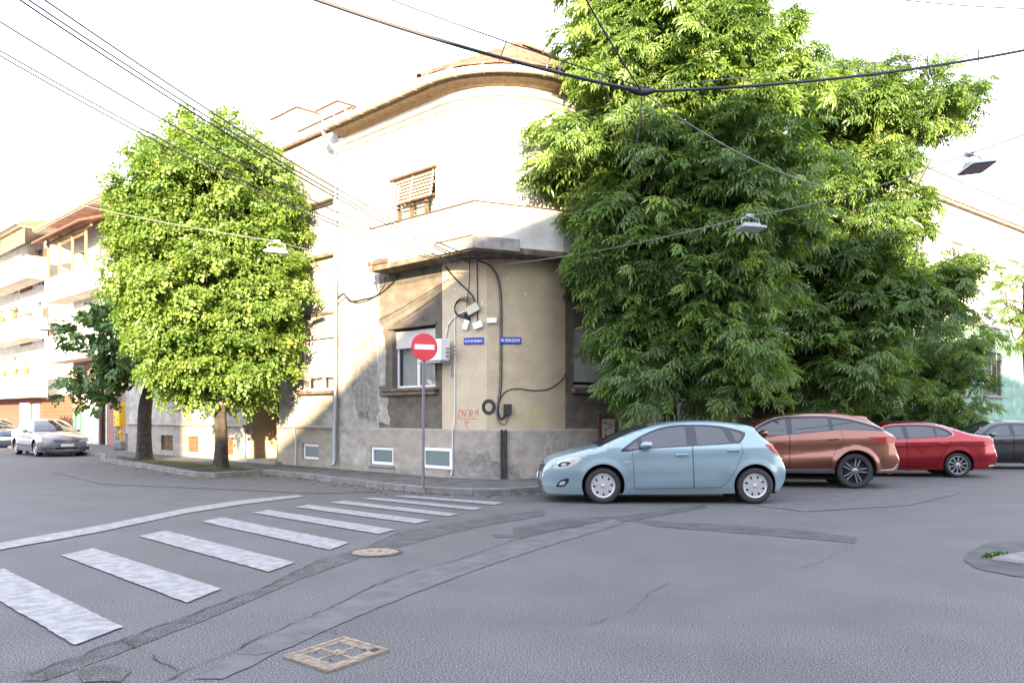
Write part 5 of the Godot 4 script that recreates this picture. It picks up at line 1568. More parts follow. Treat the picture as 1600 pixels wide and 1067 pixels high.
func car(called: String, label: String, where: Transform3D, s: Dictionary, body: Material) -> Node3D:
	var t := thing(called, label, "car", where)
	var cs := CarShape.new()
	cs.L = s.L; cs.W = s.W; cs.H = s.H; cs.belt = s.belt; cs.roofk = s.get("roofk", 0.70)
	cs.wheels = s.wheels; cs.wr = s.wr; cs.ar = s.ar
	cs.cf = s.get("cf", 0.30); cs.cr = s.get("cr", 0.20); cs.nf = s.get("nf", 1.0); cs.nr = s.get("nr", 0.8); cs.flare = s.get("flare", 0.012)
	cs.creases = s.get("creases", [])
	var spine := []
	var whole := []
	for g in s.spine:
		var p := []
		for q in g[2]: p.append(Vector2(q[0], q[1]))
		p = smooth_line(p, 5)
		spine.append([g[0], g[1], p, g[3]])
		whole.append_array(p)
	cs.set_top(whole)
	cs.front = spine[0][2]; cs.fb = spine[0][3]
	# skin across the car, following the outline
	for g in spine:
		var rows := []
		var p: Array = g[2]
		for i in p.size():
			var d: Vector2 = (p[mini(i + 1, p.size() - 1)] - p[maxi(i - 1, 0)]).normalized()
			var nn := Vector2(-d.y, d.x)
			var ww := cs.w(p[i].x, p[i].y)
			var row := []
			for j in 21:
				var q := (j - 10) / 10.0
				var b: float = g[3] * (1 - q * q)
				row.append(Vector3(p[i].x + nn.x * b - s.L / 2, p[i].y + nn.y * b, q * ww))
			rows.append(row)
		var m := mb()
		m.grid(rows, Vector3(0, 0.6, 0))
		put(m, g[0], body if g[1] == "body" else mats[g[1]], t)
	# sides
	var outline := PackedVector2Array()
	for q in whole:
		if outline.size() == 0 or outline[outline.size() - 1].distance_to(q) > 0.003: outline.append(q)
	for q in s.sill: outline.append(Vector2(q[0], q[1]))
	var arches := []
	for x in s.wheels: arches.append(circle(Vector2(x, s.wr + 0.01), s.ar, 44))
	var dlo := PackedVector2Array(smooth_line(Array(v2(s.dlo)), 4, true))
	var doors := []
	for d in s.doors: doors.append(v2(d))
	var lamps := []
	for d in s.get("lamps", []): lamps.append([d[0], d[1], PackedVector2Array(smooth_line(Array(v2(d[2])), 3, true))])
	for side in [1.0, -1.0]:
		var m := mb()
		var cuts := arches + [dlo]
		for l in lamps: cuts.append(l[2])
		var wide := []
		for d in doors: wide.append_array(Geometry2D.offset_polygon(d, 0.004))
		lifted(m, outline, cuts + wide, func(x, y): return cs.pt(x, y, side, 0.0), 0.055)
		put(m, "side_panel", body, t)
		m = mb()
		lifted(m, outline, arches + [dlo], func(x, y): return cs.pt(x, y, side, -0.035), 0.11)
		put(m, "inner_panel", mats.dark_trim, t)
		for d in doors:
			m = mb()
			for dd in Geometry2D.offset_polygon(d, -0.003):
				for part in Geometry2D.intersect_polygons(dd, outline):
					lifted(m, part, cuts, func(x, y): return cs.pt(x, y, side, 0.001), 0.055)
			if m.v.size() == 0: continue
			var dn := put(m, "door", body, t)
			var mid := Vector2.ZERO
			for q in s.handles:
				if Geometry2D.is_point_in_polygon(Vector2(q[0], q[1]), d):
					m = mb()
					var base := cs.pt(q[0], q[1], side, 0.0)
					m.box(base[0] + Vector3(0, 0, side * 0.030), Vector3(0.22, 0.030, 0.022), 0.010, Basis(Vector3(0, 0, 1), q[2] if q.size() > 2 else 0.02))
					m.box(base[0] + Vector3(-0.085, 0, side * 0.012), Vector3(0.03, 0.022, 0.035), 0.006); m.box(base[0] + Vector3(0.085, 0, side * 0.012), Vector3(0.03, 0.022, 0.035), 0.006)
					put(m, "door_handle", body, dn)
		m = mb()
		var panes := []
		for q in s.panes: panes.append(v2(q))
		lifted(m, dlo, panes, func(x, y): return cs.pt(x, y, side, -0.006), 0.07)
		put(m, "window_frame", mats.gloss_black, t)
		for q in panes:
			m = mb()
			lifted(m, q, [], func(x, y): return cs.pt(x, y, side, -0.014), 0.08)
			put(m, "side_window", mats.car_glass, t)
		if s.has("chrome"):
			m = mb()
			var line := []
			for q in s.chrome: line.append(Vector2(q[0], q[1]))
			line = smooth_line(line, 5)
			var p3 := []
			for q in line: p3.append(cs.pt(q.x, q.y, side, 0.002)[0])
			m.tube(p3, 0.009, 5)
			put(m, "chrome_trim", mats.chrome, t)
		for l in lamps:
			m = mb()
			lifted(m, l[2], [], func(x, y): return cs.pt(x, y, side, 0.004), 0.05)
			put(m, l[0], mats[l[1]], t)
		for q in s.get("details", []):
			m = mb()
			lifted(m, PackedVector2Array(smooth_line(Array(v2(q[2])), 3, true)), [], func(x, y): return cs.pt(x, y, side, q[3]), 0.06)
			put(m, q[0], mats[q[1]], t)
		# wheel housings
		for x in s.wheels:
			m = mb()
			var rows := []
			for i in 19:
				var a := PI * (i / 18.0 * 1.16 - 0.08)
				var px: float = x + cos(a) * (s.ar + 0.002); var py: float = s.wr + 0.01 + sin(a) * (s.ar + 0.002)
				rows.append([Vector3(px - s.L / 2, py, side * (cs.w(px, py) - 0.004)), Vector3(px - s.L / 2, py, side * 0.42)])
			m.grid(rows, Vector3(x - s.L / 2, 9.0, 0))
			var disc := []
			for q in circle(Vector2(x, s.wr + 0.01), s.ar + 0.004, 24): disc.append(Vector3(q.x - s.L / 2, q.y, side * 0.42))
			m.face(disc, Vector3(x - s.L / 2, s.wr, 0))
			put(m, "wheel_housing", mats.dark_trim, t)
			var z: float = side * (cs.W * 0.965 - 0.115)
			wheel_node(t, Transform3D(Basis(Vector3.UP, 0.0 if side > 0 else PI) * Basis(Vector3(0, 0, 1), rng.randf() * TAU), Vector3(x - s.L / 2, s.wr, z)), s.wr, s.rim)
		# mirror
		m = mb()
		var mp: Array = s.mirror
		var b := cs.pt(mp[0], mp[1], side, 0.0)
		var rows := []
		for i in 9:
			var a := PI * i / 8.0
			var row := []
			for j in 13:
				var f := TAU * j / 12.0
				row.append(b[0] + Vector3(-cos(a) * 0.11 + 0.02 * sin(f) * sin(a), 0.045 + sin(a) * sin(f) * 0.075, side * (0.13 + sin(a) * cos(f) * 0.10)))
			rows.append(row)
		m.grid(rows, b[0] + Vector3(0, 0.045, side * 0.13))
		var mir := put(m, "wing_mirror", body, t)
		m = mb()
		m.box(b[0] + Vector3(0, 0.0, side * 0.03), Vector3(0.12, 0.03, 0.12), 0.01)
		put(m, "mirror_foot", mats.gloss_black, mir)
	# floor, seats
	var m2 := mb()
	m2.span(Vector3(s.wheels[0] - s.L / 2 - 0.4, 0.17, -0.62), Vector3(s.wheels[1] - s.L / 2 + 0.45, 0.24, 0.62), 0.02)
	m2.span(Vector3(-s.L / 2 + 0.25, 0.24, -0.5), Vector3(s.wheels[0] - s.L / 2 + 0.45, 0.62, 0.5), 0.05)
	put(m2, "underbody", mats.dark_trim, t)
	for x in [s.seat, s.seat + 0.85]:
		for z in [-0.37, 0.37]:
			m2 = mb()
			m2.box(Vector3(x - s.L / 2, s.belt * 0.5, z), Vector3(0.5, 0.18, 0.5), 0.05)
			m2.box(Vector3(x - s.L / 2 + 0.30, s.belt * 0.78, z), Vector3(0.14, 0.62, 0.48), 0.05, Basis(Vector3(0, 0, 1), -0.2))
			m2.box(Vector3(x - s.L / 2 + 0.40, s.belt * 1.17, z), Vector3(0.09, 0.18, 0.26), 0.035, Basis(Vector3(0, 0, 1), -0.15))
			put(m2, "seat", mats.seat_cloth, t)
	m2 = mb()
	m2.box(Vector3(s.seat - s.L / 2 - 0.75, s.belt * 0.83, 0), Vector3(0.45, 0.26, 1.3), 0.06)
	put(m2, "dashboard", mats.dark_trim, t)
	m2 = mb()
	m2.xf = Transform3D(Basis(Vector3.UP, PI / 2) * Basis(Vector3.RIGHT, 0.4), Vector3(s.seat - s.L / 2 - 0.42, s.belt * 0.93, 0.36 * s.get("drive", 1.0)))
	m2.lathe([Vector2(0.175, -0.012), Vector2(0.19, 0.0), Vector2(0.175, 0.012), Vector2(0.16, 0.0), Vector2(0.175, -0.012)], 24)
	put(m2, "steering_wheel", mats.dark_trim, t)
	# things on the front
	for q in s.get("face", []):
		m2 = mb()
		lifted(m2, v2(q[2]), [], func(z, y): return cs.front_pt(z, y, q[3]), 0.08)
		put(m2, q[0], mats[q[1]], t)
	if s.has("rings"):
		m2 = mb()
		for k in 4:
			var c := cs.front_pt((k - 1.5) * 0.085, s.rings, 0.035)
			m2.xf = Transform3D(Basis(Vector3.UP, -PI / 2), c[0])
			m2.lathe([Vector2(0.048, -0.006), Vector2(0.056, 0.0), Vector2(0.048, 0.006), Vector2(0.042, 0.0), Vector2(0.048, -0.006)], 20)
		put(m2, "emblem", mats.chrome, t)
	return t

func make_cars() -> void:
	mat("rubber", lin(0.022, 0.022, 0.024), 0.75)
	mat("alloy", lin(0.42, 0.43, 0.45), 0.3, 0.8)
	mat("hubcap", lin(0.48, 0.49, 0.51), 0.35, 0.5)
	mat("wheel_dark", lin(0.02, 0.02, 0.022), 0.45, 0.4)
	mat("spoke_machined", lin(0.34, 0.34, 0.36), 0.25, 0.8)
	mat("dark_trim", lin(0.012, 0.012, 0.013), 0.8)
	mat("gloss_black", lin(0.022, 0.022, 0.028), 0.22)
	mat("seat_cloth", lin(0.05, 0.05, 0.055), 0.9)
	mat("chrome", lin(0.62, 0.63, 0.65), 0.12, 1.0)
	mat("lamp_clear", lin(0.55, 0.57, 0.58), 0.12, 0.55)
	mat("lamp_red", lin(0.30, 0.012, 0.018), 0.1)
	mat("plate_white", lin(0.62, 0.63, 0.64), 0.45)
	mat("plate_blue", lin(0.02, 0.06, 0.35), 0.45)
	mat("emblem_grey", lin(0.45, 0.45, 0.47), 0.2, 0.9)
	mat("bumper_grey", lin(0.05, 0.05, 0.055), 0.7)
	mat("silver_trim", lin(0.52, 0.53, 0.55), 0.25, 0.7)
	var g := mat("car_glass", lin(0.02, 0.025, 0.03, 0.8), 0.02)
	g.transparency = BaseMaterial3D.TRANSPARENCY_ALPHA
	g.metallic_specular = 1.0
	var sky_blue := paint("paint_light_blue", lin(0.195, 0.280, 0.315), 0.35, 0.34)
	var copper := paint("paint_copper", lin(0.20, 0.074, 0.046), 0.75, 0.3)
	var red := paint("paint_red", lin(0.26, 0.002, 0.008), 0.6, 0.22)
	var black := paint("paint_black", lin(0.012, 0.012, 0.016), 0.1, 0.25)
	var silver := paint("paint_silver", lin(0.19, 0.19, 0.205), 0.5, 0.35)
	var navy := paint("paint_navy", lin(0.012, 0.03, 0.08), 0.35, 0.3)
	var hatch := {"L": 4.42, "W": 0.895, "H": 1.49, "belt": 1.0, "wheels": [1.10, 3.83], "wr": 0.325, "ar": 0.385, "rim": "cap", "seat": 1.95, "mirror": [1.86, 1.02], "cf": 0.34, "cr": 0.22, "nf": 1.0,
		"spine": [["front_bumper", "body", [[0.10, 0.17], [0.03, 0.26], [0.0, 0.42], [0.03, 0.60], [0.07, 0.70]], 0.06], ["bonnet", "body", [[0.07, 0.70], [0.18, 0.79], [0.46, 0.885], [0.77, 0.965], [1.03, 1.02]], 0.05],
			["windscreen", "car_glass", [[1.03, 1.02], [1.35, 1.17], [1.65, 1.29], [1.96, 1.385]], 0.06], ["roof", "body", [[1.96, 1.385], [2.3, 1.45], [2.76, 1.485], [3.22, 1.475], [3.65, 1.43], [3.86, 1.385]], 0.02],
			["rear_window", "gloss_black", [[3.86, 1.385], [3.87, 1.34], [4.0, 1.21], [4.17, 1.07]], 0.05], ["tailgate", "body", [[4.17, 1.07], [4.30, 0.89], [4.38, 0.74]], 0.07], ["rear_bumper", "body", [[4.38, 0.74], [4.42, 0.60], [4.41, 0.42], [4.30, 0.24]], 0.07]],
		"sill": [[4.2, 0.22], [3.4, 0.19], [2.3, 0.175], [1.5, 0.175], [0.6, 0.17]],
		"dlo": [[1.42, 0.965], [1.72, 1.185], [2.02, 1.325], [2.3, 1.40], [2.61, 1.425], [3.07, 1.415], [3.37, 1.375], [3.62, 1.305], [3.68, 1.25], [3.57, 1.10], [3.44, 1.08], [2.7, 1.035], [1.84, 0.985], [1.53, 0.94]],
		"panes": [[[1.50, 0.985], [1.72, 1.14], [1.74, 1.0], [1.56, 0.975]], [[1.80, 1.005], [1.80, 1.20], [2.04, 1.31], [2.3, 1.378], [2.60, 1.402], [2.62, 1.055]], [[2.80, 1.06], [2.78, 1.405], [3.07, 1.393], [3.27, 1.365], [3.40, 1.10]], [[3.50, 1.115], [3.40, 1.345], [3.60, 1.285], [3.63, 1.24], [3.55, 1.125]]],
		"doors": [[[1.63, 0.90], [1.62, 1.04], [2.70, 1.2], [2.70, 0.9], [2.72, 0.29], [1.66, 0.27]], [[2.712, 0.9], [2.712, 1.2], [3.50, 1.2], [3.585, 1.09], [3.61, 0.92], [3.48, 0.64], [3.34, 0.42], [3.22, 0.31], [2.732, 0.29]]],
		"handles": [[2.50, 0.885, 0.05], [3.43, 0.965, 0.05]],
		"creases": [[1.5, 0.90, 3.6, 0.98, 0.010, 0.14], [1.7, 0.34, 3.2, 0.38, 0.022, 0.20]],
		"lamps": [["headlight", "lamp_clear", [[0.22, 0.62], [0.42, 0.64], [0.60, 0.72], [0.74, 0.83], [0.56, 0.83], [0.34, 0.775], [0.24, 0.70]]], ["tail_light", "lamp_red", [[4.02, 1.065], [4.17, 1.05], [4.30, 0.90], [4.285, 0.86], [4.20, 0.90], [4.10, 0.99]]]],
		"details": [["headlight_bezel", "gloss_black", [[0.30, 0.66], [0.44, 0.68], [0.52, 0.74], [0.40, 0.755], [0.31, 0.72]], 0.007], ["headlight_bulb", "chrome", [[0.35, 0.675], [0.42, 0.685], [0.44, 0.73], [0.36, 0.725]], 0.010], ["headlight_bulb", "chrome", [[0.52, 0.725], [0.60, 0.755], [0.63, 0.79], [0.54, 0.785]], 0.008], ["fog_light", "gloss_black", [[0.26, 0.30], [0.42, 0.32], [0.49, 0.45], [0.34, 0.42]], 0.004], ["fog_lens", "lamp_clear", [[0.31, 0.33], [0.40, 0.345], [0.42, 0.40], [0.34, 0.39]], 0.008], ["turn_signal", "silver_trim", [[1.46, 0.735], [1.56, 0.74], [1.56, 0.765], [1.47, 0.765]], 0.008]],
		"face": [["grille", "gloss_black", [[-0.52, 0.56], [0.52, 0.56], [0.60, 0.70], [-0.60, 0.70]], 0.006], ["emblem_bar", "chrome", [[-0.5, 0.63], [0.5, 0.63], [0.5, 0.66], [-0.5, 0.66]], 0.014], ["license_plate", "plate_white", [[-0.26, 0.43], [0.26, 0.43], [0.26, 0.54], [-0.26, 0.54]], 0.02], ["lower_grille", "gloss_black", [[-0.55, 0.27], [0.55, 0.27], [0.50, 0.40], [-0.50, 0.40]], 0.006]]}
	car("light_blue_hatchback", "light blue hatchback with silver hubcaps parked nearest the house corner", Transform3D(Basis(Vector3.UP, -0.01), Vector3(2.76, 0, -15.8)), hatch, sky_blue)
	var suv := {"L": 4.89, "W": 0.95, "H": 1.66, "belt": 1.15, "wheels": [1.06, 3.91], "wr": 0.385, "ar": 0.445, "rim": "black", "seat": 2.1, "mirror": [1.95, 1.16], "cr": 0.26, "nr": 0.95, "cf": 0.30, "flare": 0.04, "roofk": 0.68,
		"spine": [["front_bumper", "body", [[0.14, 0.25], [0.04, 0.36], [0.0, 0.6], [0.04, 0.85], [0.12, 0.95]], 0.12], ["bonnet", "body", [[0.12, 0.95], [0.4, 1.03], [0.8, 1.09], [1.2, 1.14]], 0.05], ["windscreen", "car_glass", [[1.2, 1.14], [1.55, 1.33], [1.91, 1.49]], 0.06],
			["roof", "body", [[1.91, 1.49], [2.37, 1.60], [2.95, 1.645], [3.56, 1.64], [4.03, 1.59], [4.22, 1.56]], 0.025], ["rear_window", "gloss_black", [[4.22, 1.56], [4.23, 1.51], [4.42, 1.38], [4.62, 1.24]], 0.05], ["tailgate", "body", [[4.62, 1.24], [4.78, 1.15], [4.80, 1.04], [4.77, 0.96], [4.84, 0.76]], 0.08],
			["rear_bumper", "body", [[4.84, 0.76], [4.89, 0.60], [4.86, 0.46]], 0.08], ["rear_skirt", "bumper_grey", [[4.86, 0.46], [4.80, 0.36], [4.66, 0.32]], 0.08]],
		"sill": [[4.5, 0.34], [3.4, 0.33], [2.3, 0.33], [1.5, 0.33], [0.6, 0.27]],
		"dlo": [[1.62, 1.14], [1.80, 1.30], [2.14, 1.475], [2.52, 1.55], [3.3, 1.57], [3.85, 1.50], [4.33, 1.36], [4.58, 1.255], [4.2, 1.265], [3.7, 1.275], [3.5, 1.265], [2.5, 1.165], [1.9, 1.135]],
		"panes": [[[1.74, 1.165], [1.86, 1.29], [2.16, 1.45], [2.47, 1.522], [2.49, 1.185], [2.1, 1.16]], [[2.60, 1.195], [2.59, 1.532], [3.28, 1.545], [3.38, 1.535], [3.40, 1.275]], [[3.47, 1.285], [3.45, 1.52], [3.85, 1.475], [4.3, 1.345], [4.48, 1.275], [4.0, 1.285]]],
		"doors": [[[1.50, 1.0], [1.68, 1.16], [2.535, 1.35], [2.52, 1.0], [2.50, 0.37], [1.58, 0.37]], [[2.535, 1.0], [2.55, 1.35], [3.50, 1.4], [3.62, 1.275], [3.68, 1.05], [3.50, 0.86], [3.40, 0.62], [3.36, 0.37], [2.515, 0.37]]],
		"handles": [[2.33, 0.98, 0.04], [3.45, 1.08, 0.06]], "chrome": [[1.62, 1.17], [1.80, 1.325], [2.14, 1.498], [2.52, 1.573], [3.3, 1.592], [3.85, 1.52], [4.33, 1.375], [4.56, 1.275]],
		"creases": [[1.5, 0.95, 4.6, 1.08, 0.014, 0.16], [1.8, 0.45, 3.6, 0.62, 0.05, 0.26]],
		"lamps": [["tail_light", "lamp_red", [[4.18, 1.125], [4.42, 1.135], [4.70, 1.13], [4.79, 1.10], [4.78, 1.0], [4.60, 0.995], [4.44, 1.04]]]],
		"details": [["lower_cladding", "bumper_grey", [[1.55, 0.33], [2.5, 0.33], [3.38, 0.335], [3.38, 0.40], [2.5, 0.385], [1.55, 0.38]], 0.012], ["sill_trim", "silver_trim", [[1.6, 0.39], [2.5, 0.395], [3.36, 0.41], [3.36, 0.425], [2.5, 0.41], [1.6, 0.405]], 0.014], ["bumper_trim", "silver_trim", [[4.46, 0.42], [4.72, 0.44], [4.84, 0.56], [4.83, 0.49], [4.74, 0.40], [4.46, 0.39]], 0.012], ["fuel_flap", "paint_copper", [[3.80, 0.98], [4.05, 0.98], [4.06, 1.09], [3.82, 1.09]], 0.004]]}
	var sv := car("copper_crossover", "copper brown crossover with black alloy wheels parked behind the hatchback", Transform3D(Basis(Vector3.UP, -0.14), Vector3(6.16, 0, -19.22)), suv, copper)
	var fin := mb()
	fin.prism(PackedVector2Array([Vector2(-0.09, 0), Vector2(0.10, 0), Vector2(0.09, 0.075), Vector2(0.05, 0.08)]), -0.018, 0.018)
	put(fin, "roof_antenna", copper, sv, Transform3D(Basis.IDENTITY, Vector3(3.62 - 2.445, 1.655, 0)))
	var sedan := {"L": 4.66, "W": 0.89, "H": 1.44, "belt": 0.99, "wheels": [0.93, 3.655], "wr": 0.322, "ar": 0.375, "rim": "alloy", "seat": 1.95, "mirror": [1.75, 0.98], "cr": 0.24, "nr": 0.8, "cf": 0.34, "roofk": 0.66,
		"spine": [["front_bumper", "body", [[0.12, 0.17], [0.02, 0.28], [0.0, 0.45], [0.06, 0.62], [0.12, 0.68]], 0.10], ["bonnet", "body", [[0.12, 0.68], [0.4, 0.80], [0.9, 0.92], [1.2, 0.97]], 0.05], ["windscreen", "car_glass", [[1.2, 0.97], [1.55, 1.20], [1.9, 1.385]], 0.06],
			["roof", "body", [[1.9, 1.385], [2.16, 1.425], [2.61, 1.435], [3.06, 1.405], [3.35, 1.345]], 0.02], ["rear_window", "gloss_black", [[3.35, 1.345], [3.6, 1.26], [3.95, 1.135]], 0.05], ["boot_lid", "body", [[3.95, 1.135], [4.2, 1.09], [4.5, 1.06]], 0.03],
			["tailgate", "body", [[4.5, 1.06], [4.55, 0.98], [4.56, 0.85], [4.62, 0.70]], 0.07], ["rear_bumper", "body", [[4.62, 0.70], [4.66, 0.55], [4.63, 0.36], [4.5, 0.25]], 0.07]],
		"sill": [[4.3, 0.22], [3.3, 0.20], [2.2, 0.19], [1.4, 0.19], [0.5, 0.17]],
		"dlo": [[1.42, 0.95], [1.75, 1.20], [2.03, 1.325], [2.43, 1.35], [3.0, 1.335], [3.3, 1.275], [3.47, 1.19], [3.53, 1.10], [3.40, 1.055], [2.43, 0.99], [1.9, 0.965]],
		"panes": [[[1.60, 0.985], [1.80, 1.185], [2.05, 1.295], [2.33, 1.322], [2.35, 1.01]], [[2.47, 1.015], [2.45, 1.325], [2.95, 1.31], [3.10, 1.285], [3.12, 1.05]], [[3.16, 1.055], [3.15, 1.275], [3.30, 1.235], [3.43, 1.165], [3.46, 1.10], [3.36, 1.07]]],
		"doors": [[[1.45, 0.9], [1.48, 0.965], [2.39, 1.2], [2.39, 0.9], [2.40, 0.28], [1.50, 0.27]], [[2.41, 0.9], [2.41, 1.2], [3.30, 1.2], [3.50, 1.085], [3.44, 0.85], [3.26, 0.62], [3.16, 0.4], [3.10, 0.28], [2.42, 0.28]]],
		"handles": [[2.22, 0.83, 0.03], [3.25, 0.88, 0.05]], "chrome": [[2.0, 1.34], [2.43, 1.372], [3.0, 1.357], [3.32, 1.292], [3.50, 1.195], [3.555, 1.095], [3.42, 1.04]],
		"creases": [[1.2, 0.84, 4.4, 0.92, 0.012, 0.14], [1.6, 0.38, 3.2, 0.48, 0.022, 0.22]],
		"lamps": [["tail_light", "lamp_red", [[4.14, 0.935], [4.34, 0.95], [4.52, 0.955], [4.54, 0.86], [4.40, 0.865], [4.24, 0.90]]]],
		"details": [["fuel_flap", "paint_red", [[3.62, 0.83], [3.80, 0.83], [3.81, 1.0], [3.63, 1.0]], 0.003], ["exhaust", "silver_trim", [[4.42, 0.28], [4.56, 0.30], [4.56, 0.335], [4.43, 0.325]], 0.008]]}
	car("red_sedan", "glossy red sedan with silver spoked wheels parked behind the copper crossover", Transform3D(Basis(Vector3.UP, -0.14), Vector3(10.26, 0, -22.35)), sedan, red)
	var bs := sedan.duplicate(true)
	bs.erase("chrome")
	bs.details = []
	car("black_sedan", "black car at the frame's edge beyond the red sedan", Transform3D(Basis(Vector3.UP, -0.12), Vector3(14.9, 0, -25.5)), bs, black)
	var saloon := {"L": 4.55, "W": 0.885, "H": 1.43, "belt": 0.95, "wheels": [0.86, 3.51], "wr": 0.315, "ar": 0.365, "rim": "alloy", "seat": 1.95, "mirror": [1.72, 0.95], "cf": 0.16, "nf": 0.7, "cr": 0.18, "roofk": 0.68, "rings": 0.655,
		"spine": [["front_bumper", "body", [[0.10, 0.19], [0.03, 0.26], [0.0, 0.42], [0.03, 0.60], [0.08, 0.72]], 0.13], ["bonnet", "body", [[0.08, 0.72], [0.3, 0.81], [0.8, 0.90], [1.18, 0.95]], 0.05], ["windscreen", "car_glass", [[1.18, 0.95], [1.55, 1.18], [1.95, 1.36]], 0.08],
			["roof", "body", [[1.95, 1.36], [2.3, 1.415], [2.8, 1.42], [3.2, 1.36]], 0.03], ["rear_window", "car_glass", [[3.2, 1.36], [3.55, 1.2], [3.85, 1.04]], 0.06], ["boot_lid", "body", [[3.85, 1.04], [4.2, 1.01], [4.45, 0.97]], 0.03], ["rear_bumper", "body", [[4.45, 0.97], [4.53, 0.8], [4.55, 0.5], [4.42, 0.24]], 0.08]],
		"sill": [[4.2, 0.22], [3.2, 0.20], [2.2, 0.19], [1.3, 0.19], [0.5, 0.19]],
		"dlo": [[1.40, 0.93], [1.75, 1.16], [2.05, 1.30], [2.5, 1.335], [2.95, 1.32], [3.3, 1.22], [3.55, 1.08], [3.52, 0.99], [2.4, 0.96], [1.7, 0.935]],
		"panes": [[[1.56, 0.965], [1.78, 1.14], [2.07, 1.275], [2.36, 1.305], [2.37, 0.98]], [[2.45, 0.985], [2.44, 1.308], [2.92, 1.292], [3.1, 1.25], [3.12, 1.0]], [[3.17, 1.0], [3.16, 1.235], [3.30, 1.18], [3.46, 1.07], [3.44, 1.01]]],
		"doors": [[[1.42, 0.9], [1.46, 0.945], [2.40, 1.2], [2.40, 0.28], [1.48, 0.27]], [[2.41, 0.9], [2.41, 1.2], [3.30, 1.15], [3.50, 1.02], [3.45, 0.97], [3.30, 0.70], [3.12, 0.5], [3.06, 0.28], [2.41, 0.28]]],
		"handles": [[2.24, 0.80, 0.02], [3.15, 0.83, 0.03]], "creases": [[1.0, 0.80, 4.3, 0.85, 0.010, 0.12], [1.2, 0.45, 3.4, 0.45, 0.012, 0.10]],
		"details": [["bumper_guard", "bumper_grey", [[0.06, 0.22], [0.40, 0.22], [0.46, 0.36], [0.06, 0.38]], 0.008]],
		"face": [["grille", "gloss_black", [[-0.42, 0.59], [0.42, 0.59], [0.46, 0.72], [-0.46, 0.72]], 0.006], ["headlight", "lamp_clear", [[-0.84, 0.59], [-0.49, 0.57], [-0.50, 0.715], [-0.82, 0.72]], 0.006], ["headlight", "lamp_clear", [[0.49, 0.57], [0.84, 0.59], [0.82, 0.72], [0.50, 0.715]], 0.006],
			["license_plate", "plate_white", [[-0.22, 0.40], [0.26, 0.40], [0.26, 0.50], [-0.22, 0.50]], 0.03], ["plate_band", "plate_blue", [[-0.265, 0.40], [-0.222, 0.40], [-0.222, 0.50], [-0.265, 0.50]], 0.03], ["lower_grille", "gloss_black", [[-0.42, 0.27], [0.42, 0.27], [0.40, 0.365], [-0.40, 0.365]], 0.01],
			["grille_frame", "silver_trim", [[-0.46, 0.24], [0.46, 0.24], [0.46, 0.265], [-0.46, 0.265]], 0.014], ["bumper_guard", "bumper_grey", [[-0.86, 0.24], [-0.48, 0.23], [-0.47, 0.37], [-0.86, 0.39]], 0.006], ["bumper_guard", "bumper_grey", [[0.48, 0.23], [0.86, 0.24], [0.86, 0.39], [0.47, 0.37]], 0.006]]}
	car("silver_sedan", "silver sedan facing the crossing, parked before the brick apartment block", Transform3D(Basis(Vector3.UP, deg_to_rad(135)), Vector3(-19.0, 0, -34.0)), saloon, silver)
	var nv := saloon.duplicate(true)
	nv.erase("rings")
	nv.face = [["grille", "gloss_black", [[-0.62, 0.60], [0.62, 0.60], [0.60, 0.68], [-0.60, 0.68]], 0.006], ["headlight", "lamp_clear", [[-0.84, 0.66], [-0.58, 0.64], [-0.60, 0.73], [-0.80, 0.75]], 0.006], ["headlight", "lamp_clear", [[0.58, 0.64], [0.84, 0.66], [0.80, 0.75], [0.60, 0.73]], 0.006], ["license_plate", "plate_white", [[-0.26, 0.42], [0.26, 0.42], [0.26, 0.53], [-0.26, 0.53]], 0.03], ["lower_grille", "gloss_black", [[-0.75, 0.24], [0.75, 0.24], [0.7, 0.36], [-0.7, 0.36]], 0.01], ["grille_frame", "silver_trim", [[-0.7, 0.20], [0.7, 0.20], [0.7, 0.23], [-0.7, 0.23]], 0.014]]
	car("navy_car", "dark blue car parked farther back, half cut off behind the silver sedan", Transform3D(Basis(Vector3.UP, deg_to_rad(135)), Vector3(-26.6, 0, -42.6)), nv, navy)

func cable(called: String, label: String, pts: Array, r: float, material: Material) -> void:
	var m := mb()
	m.tube(pts, r, 6)
	one(m, called, material, label, "cable")

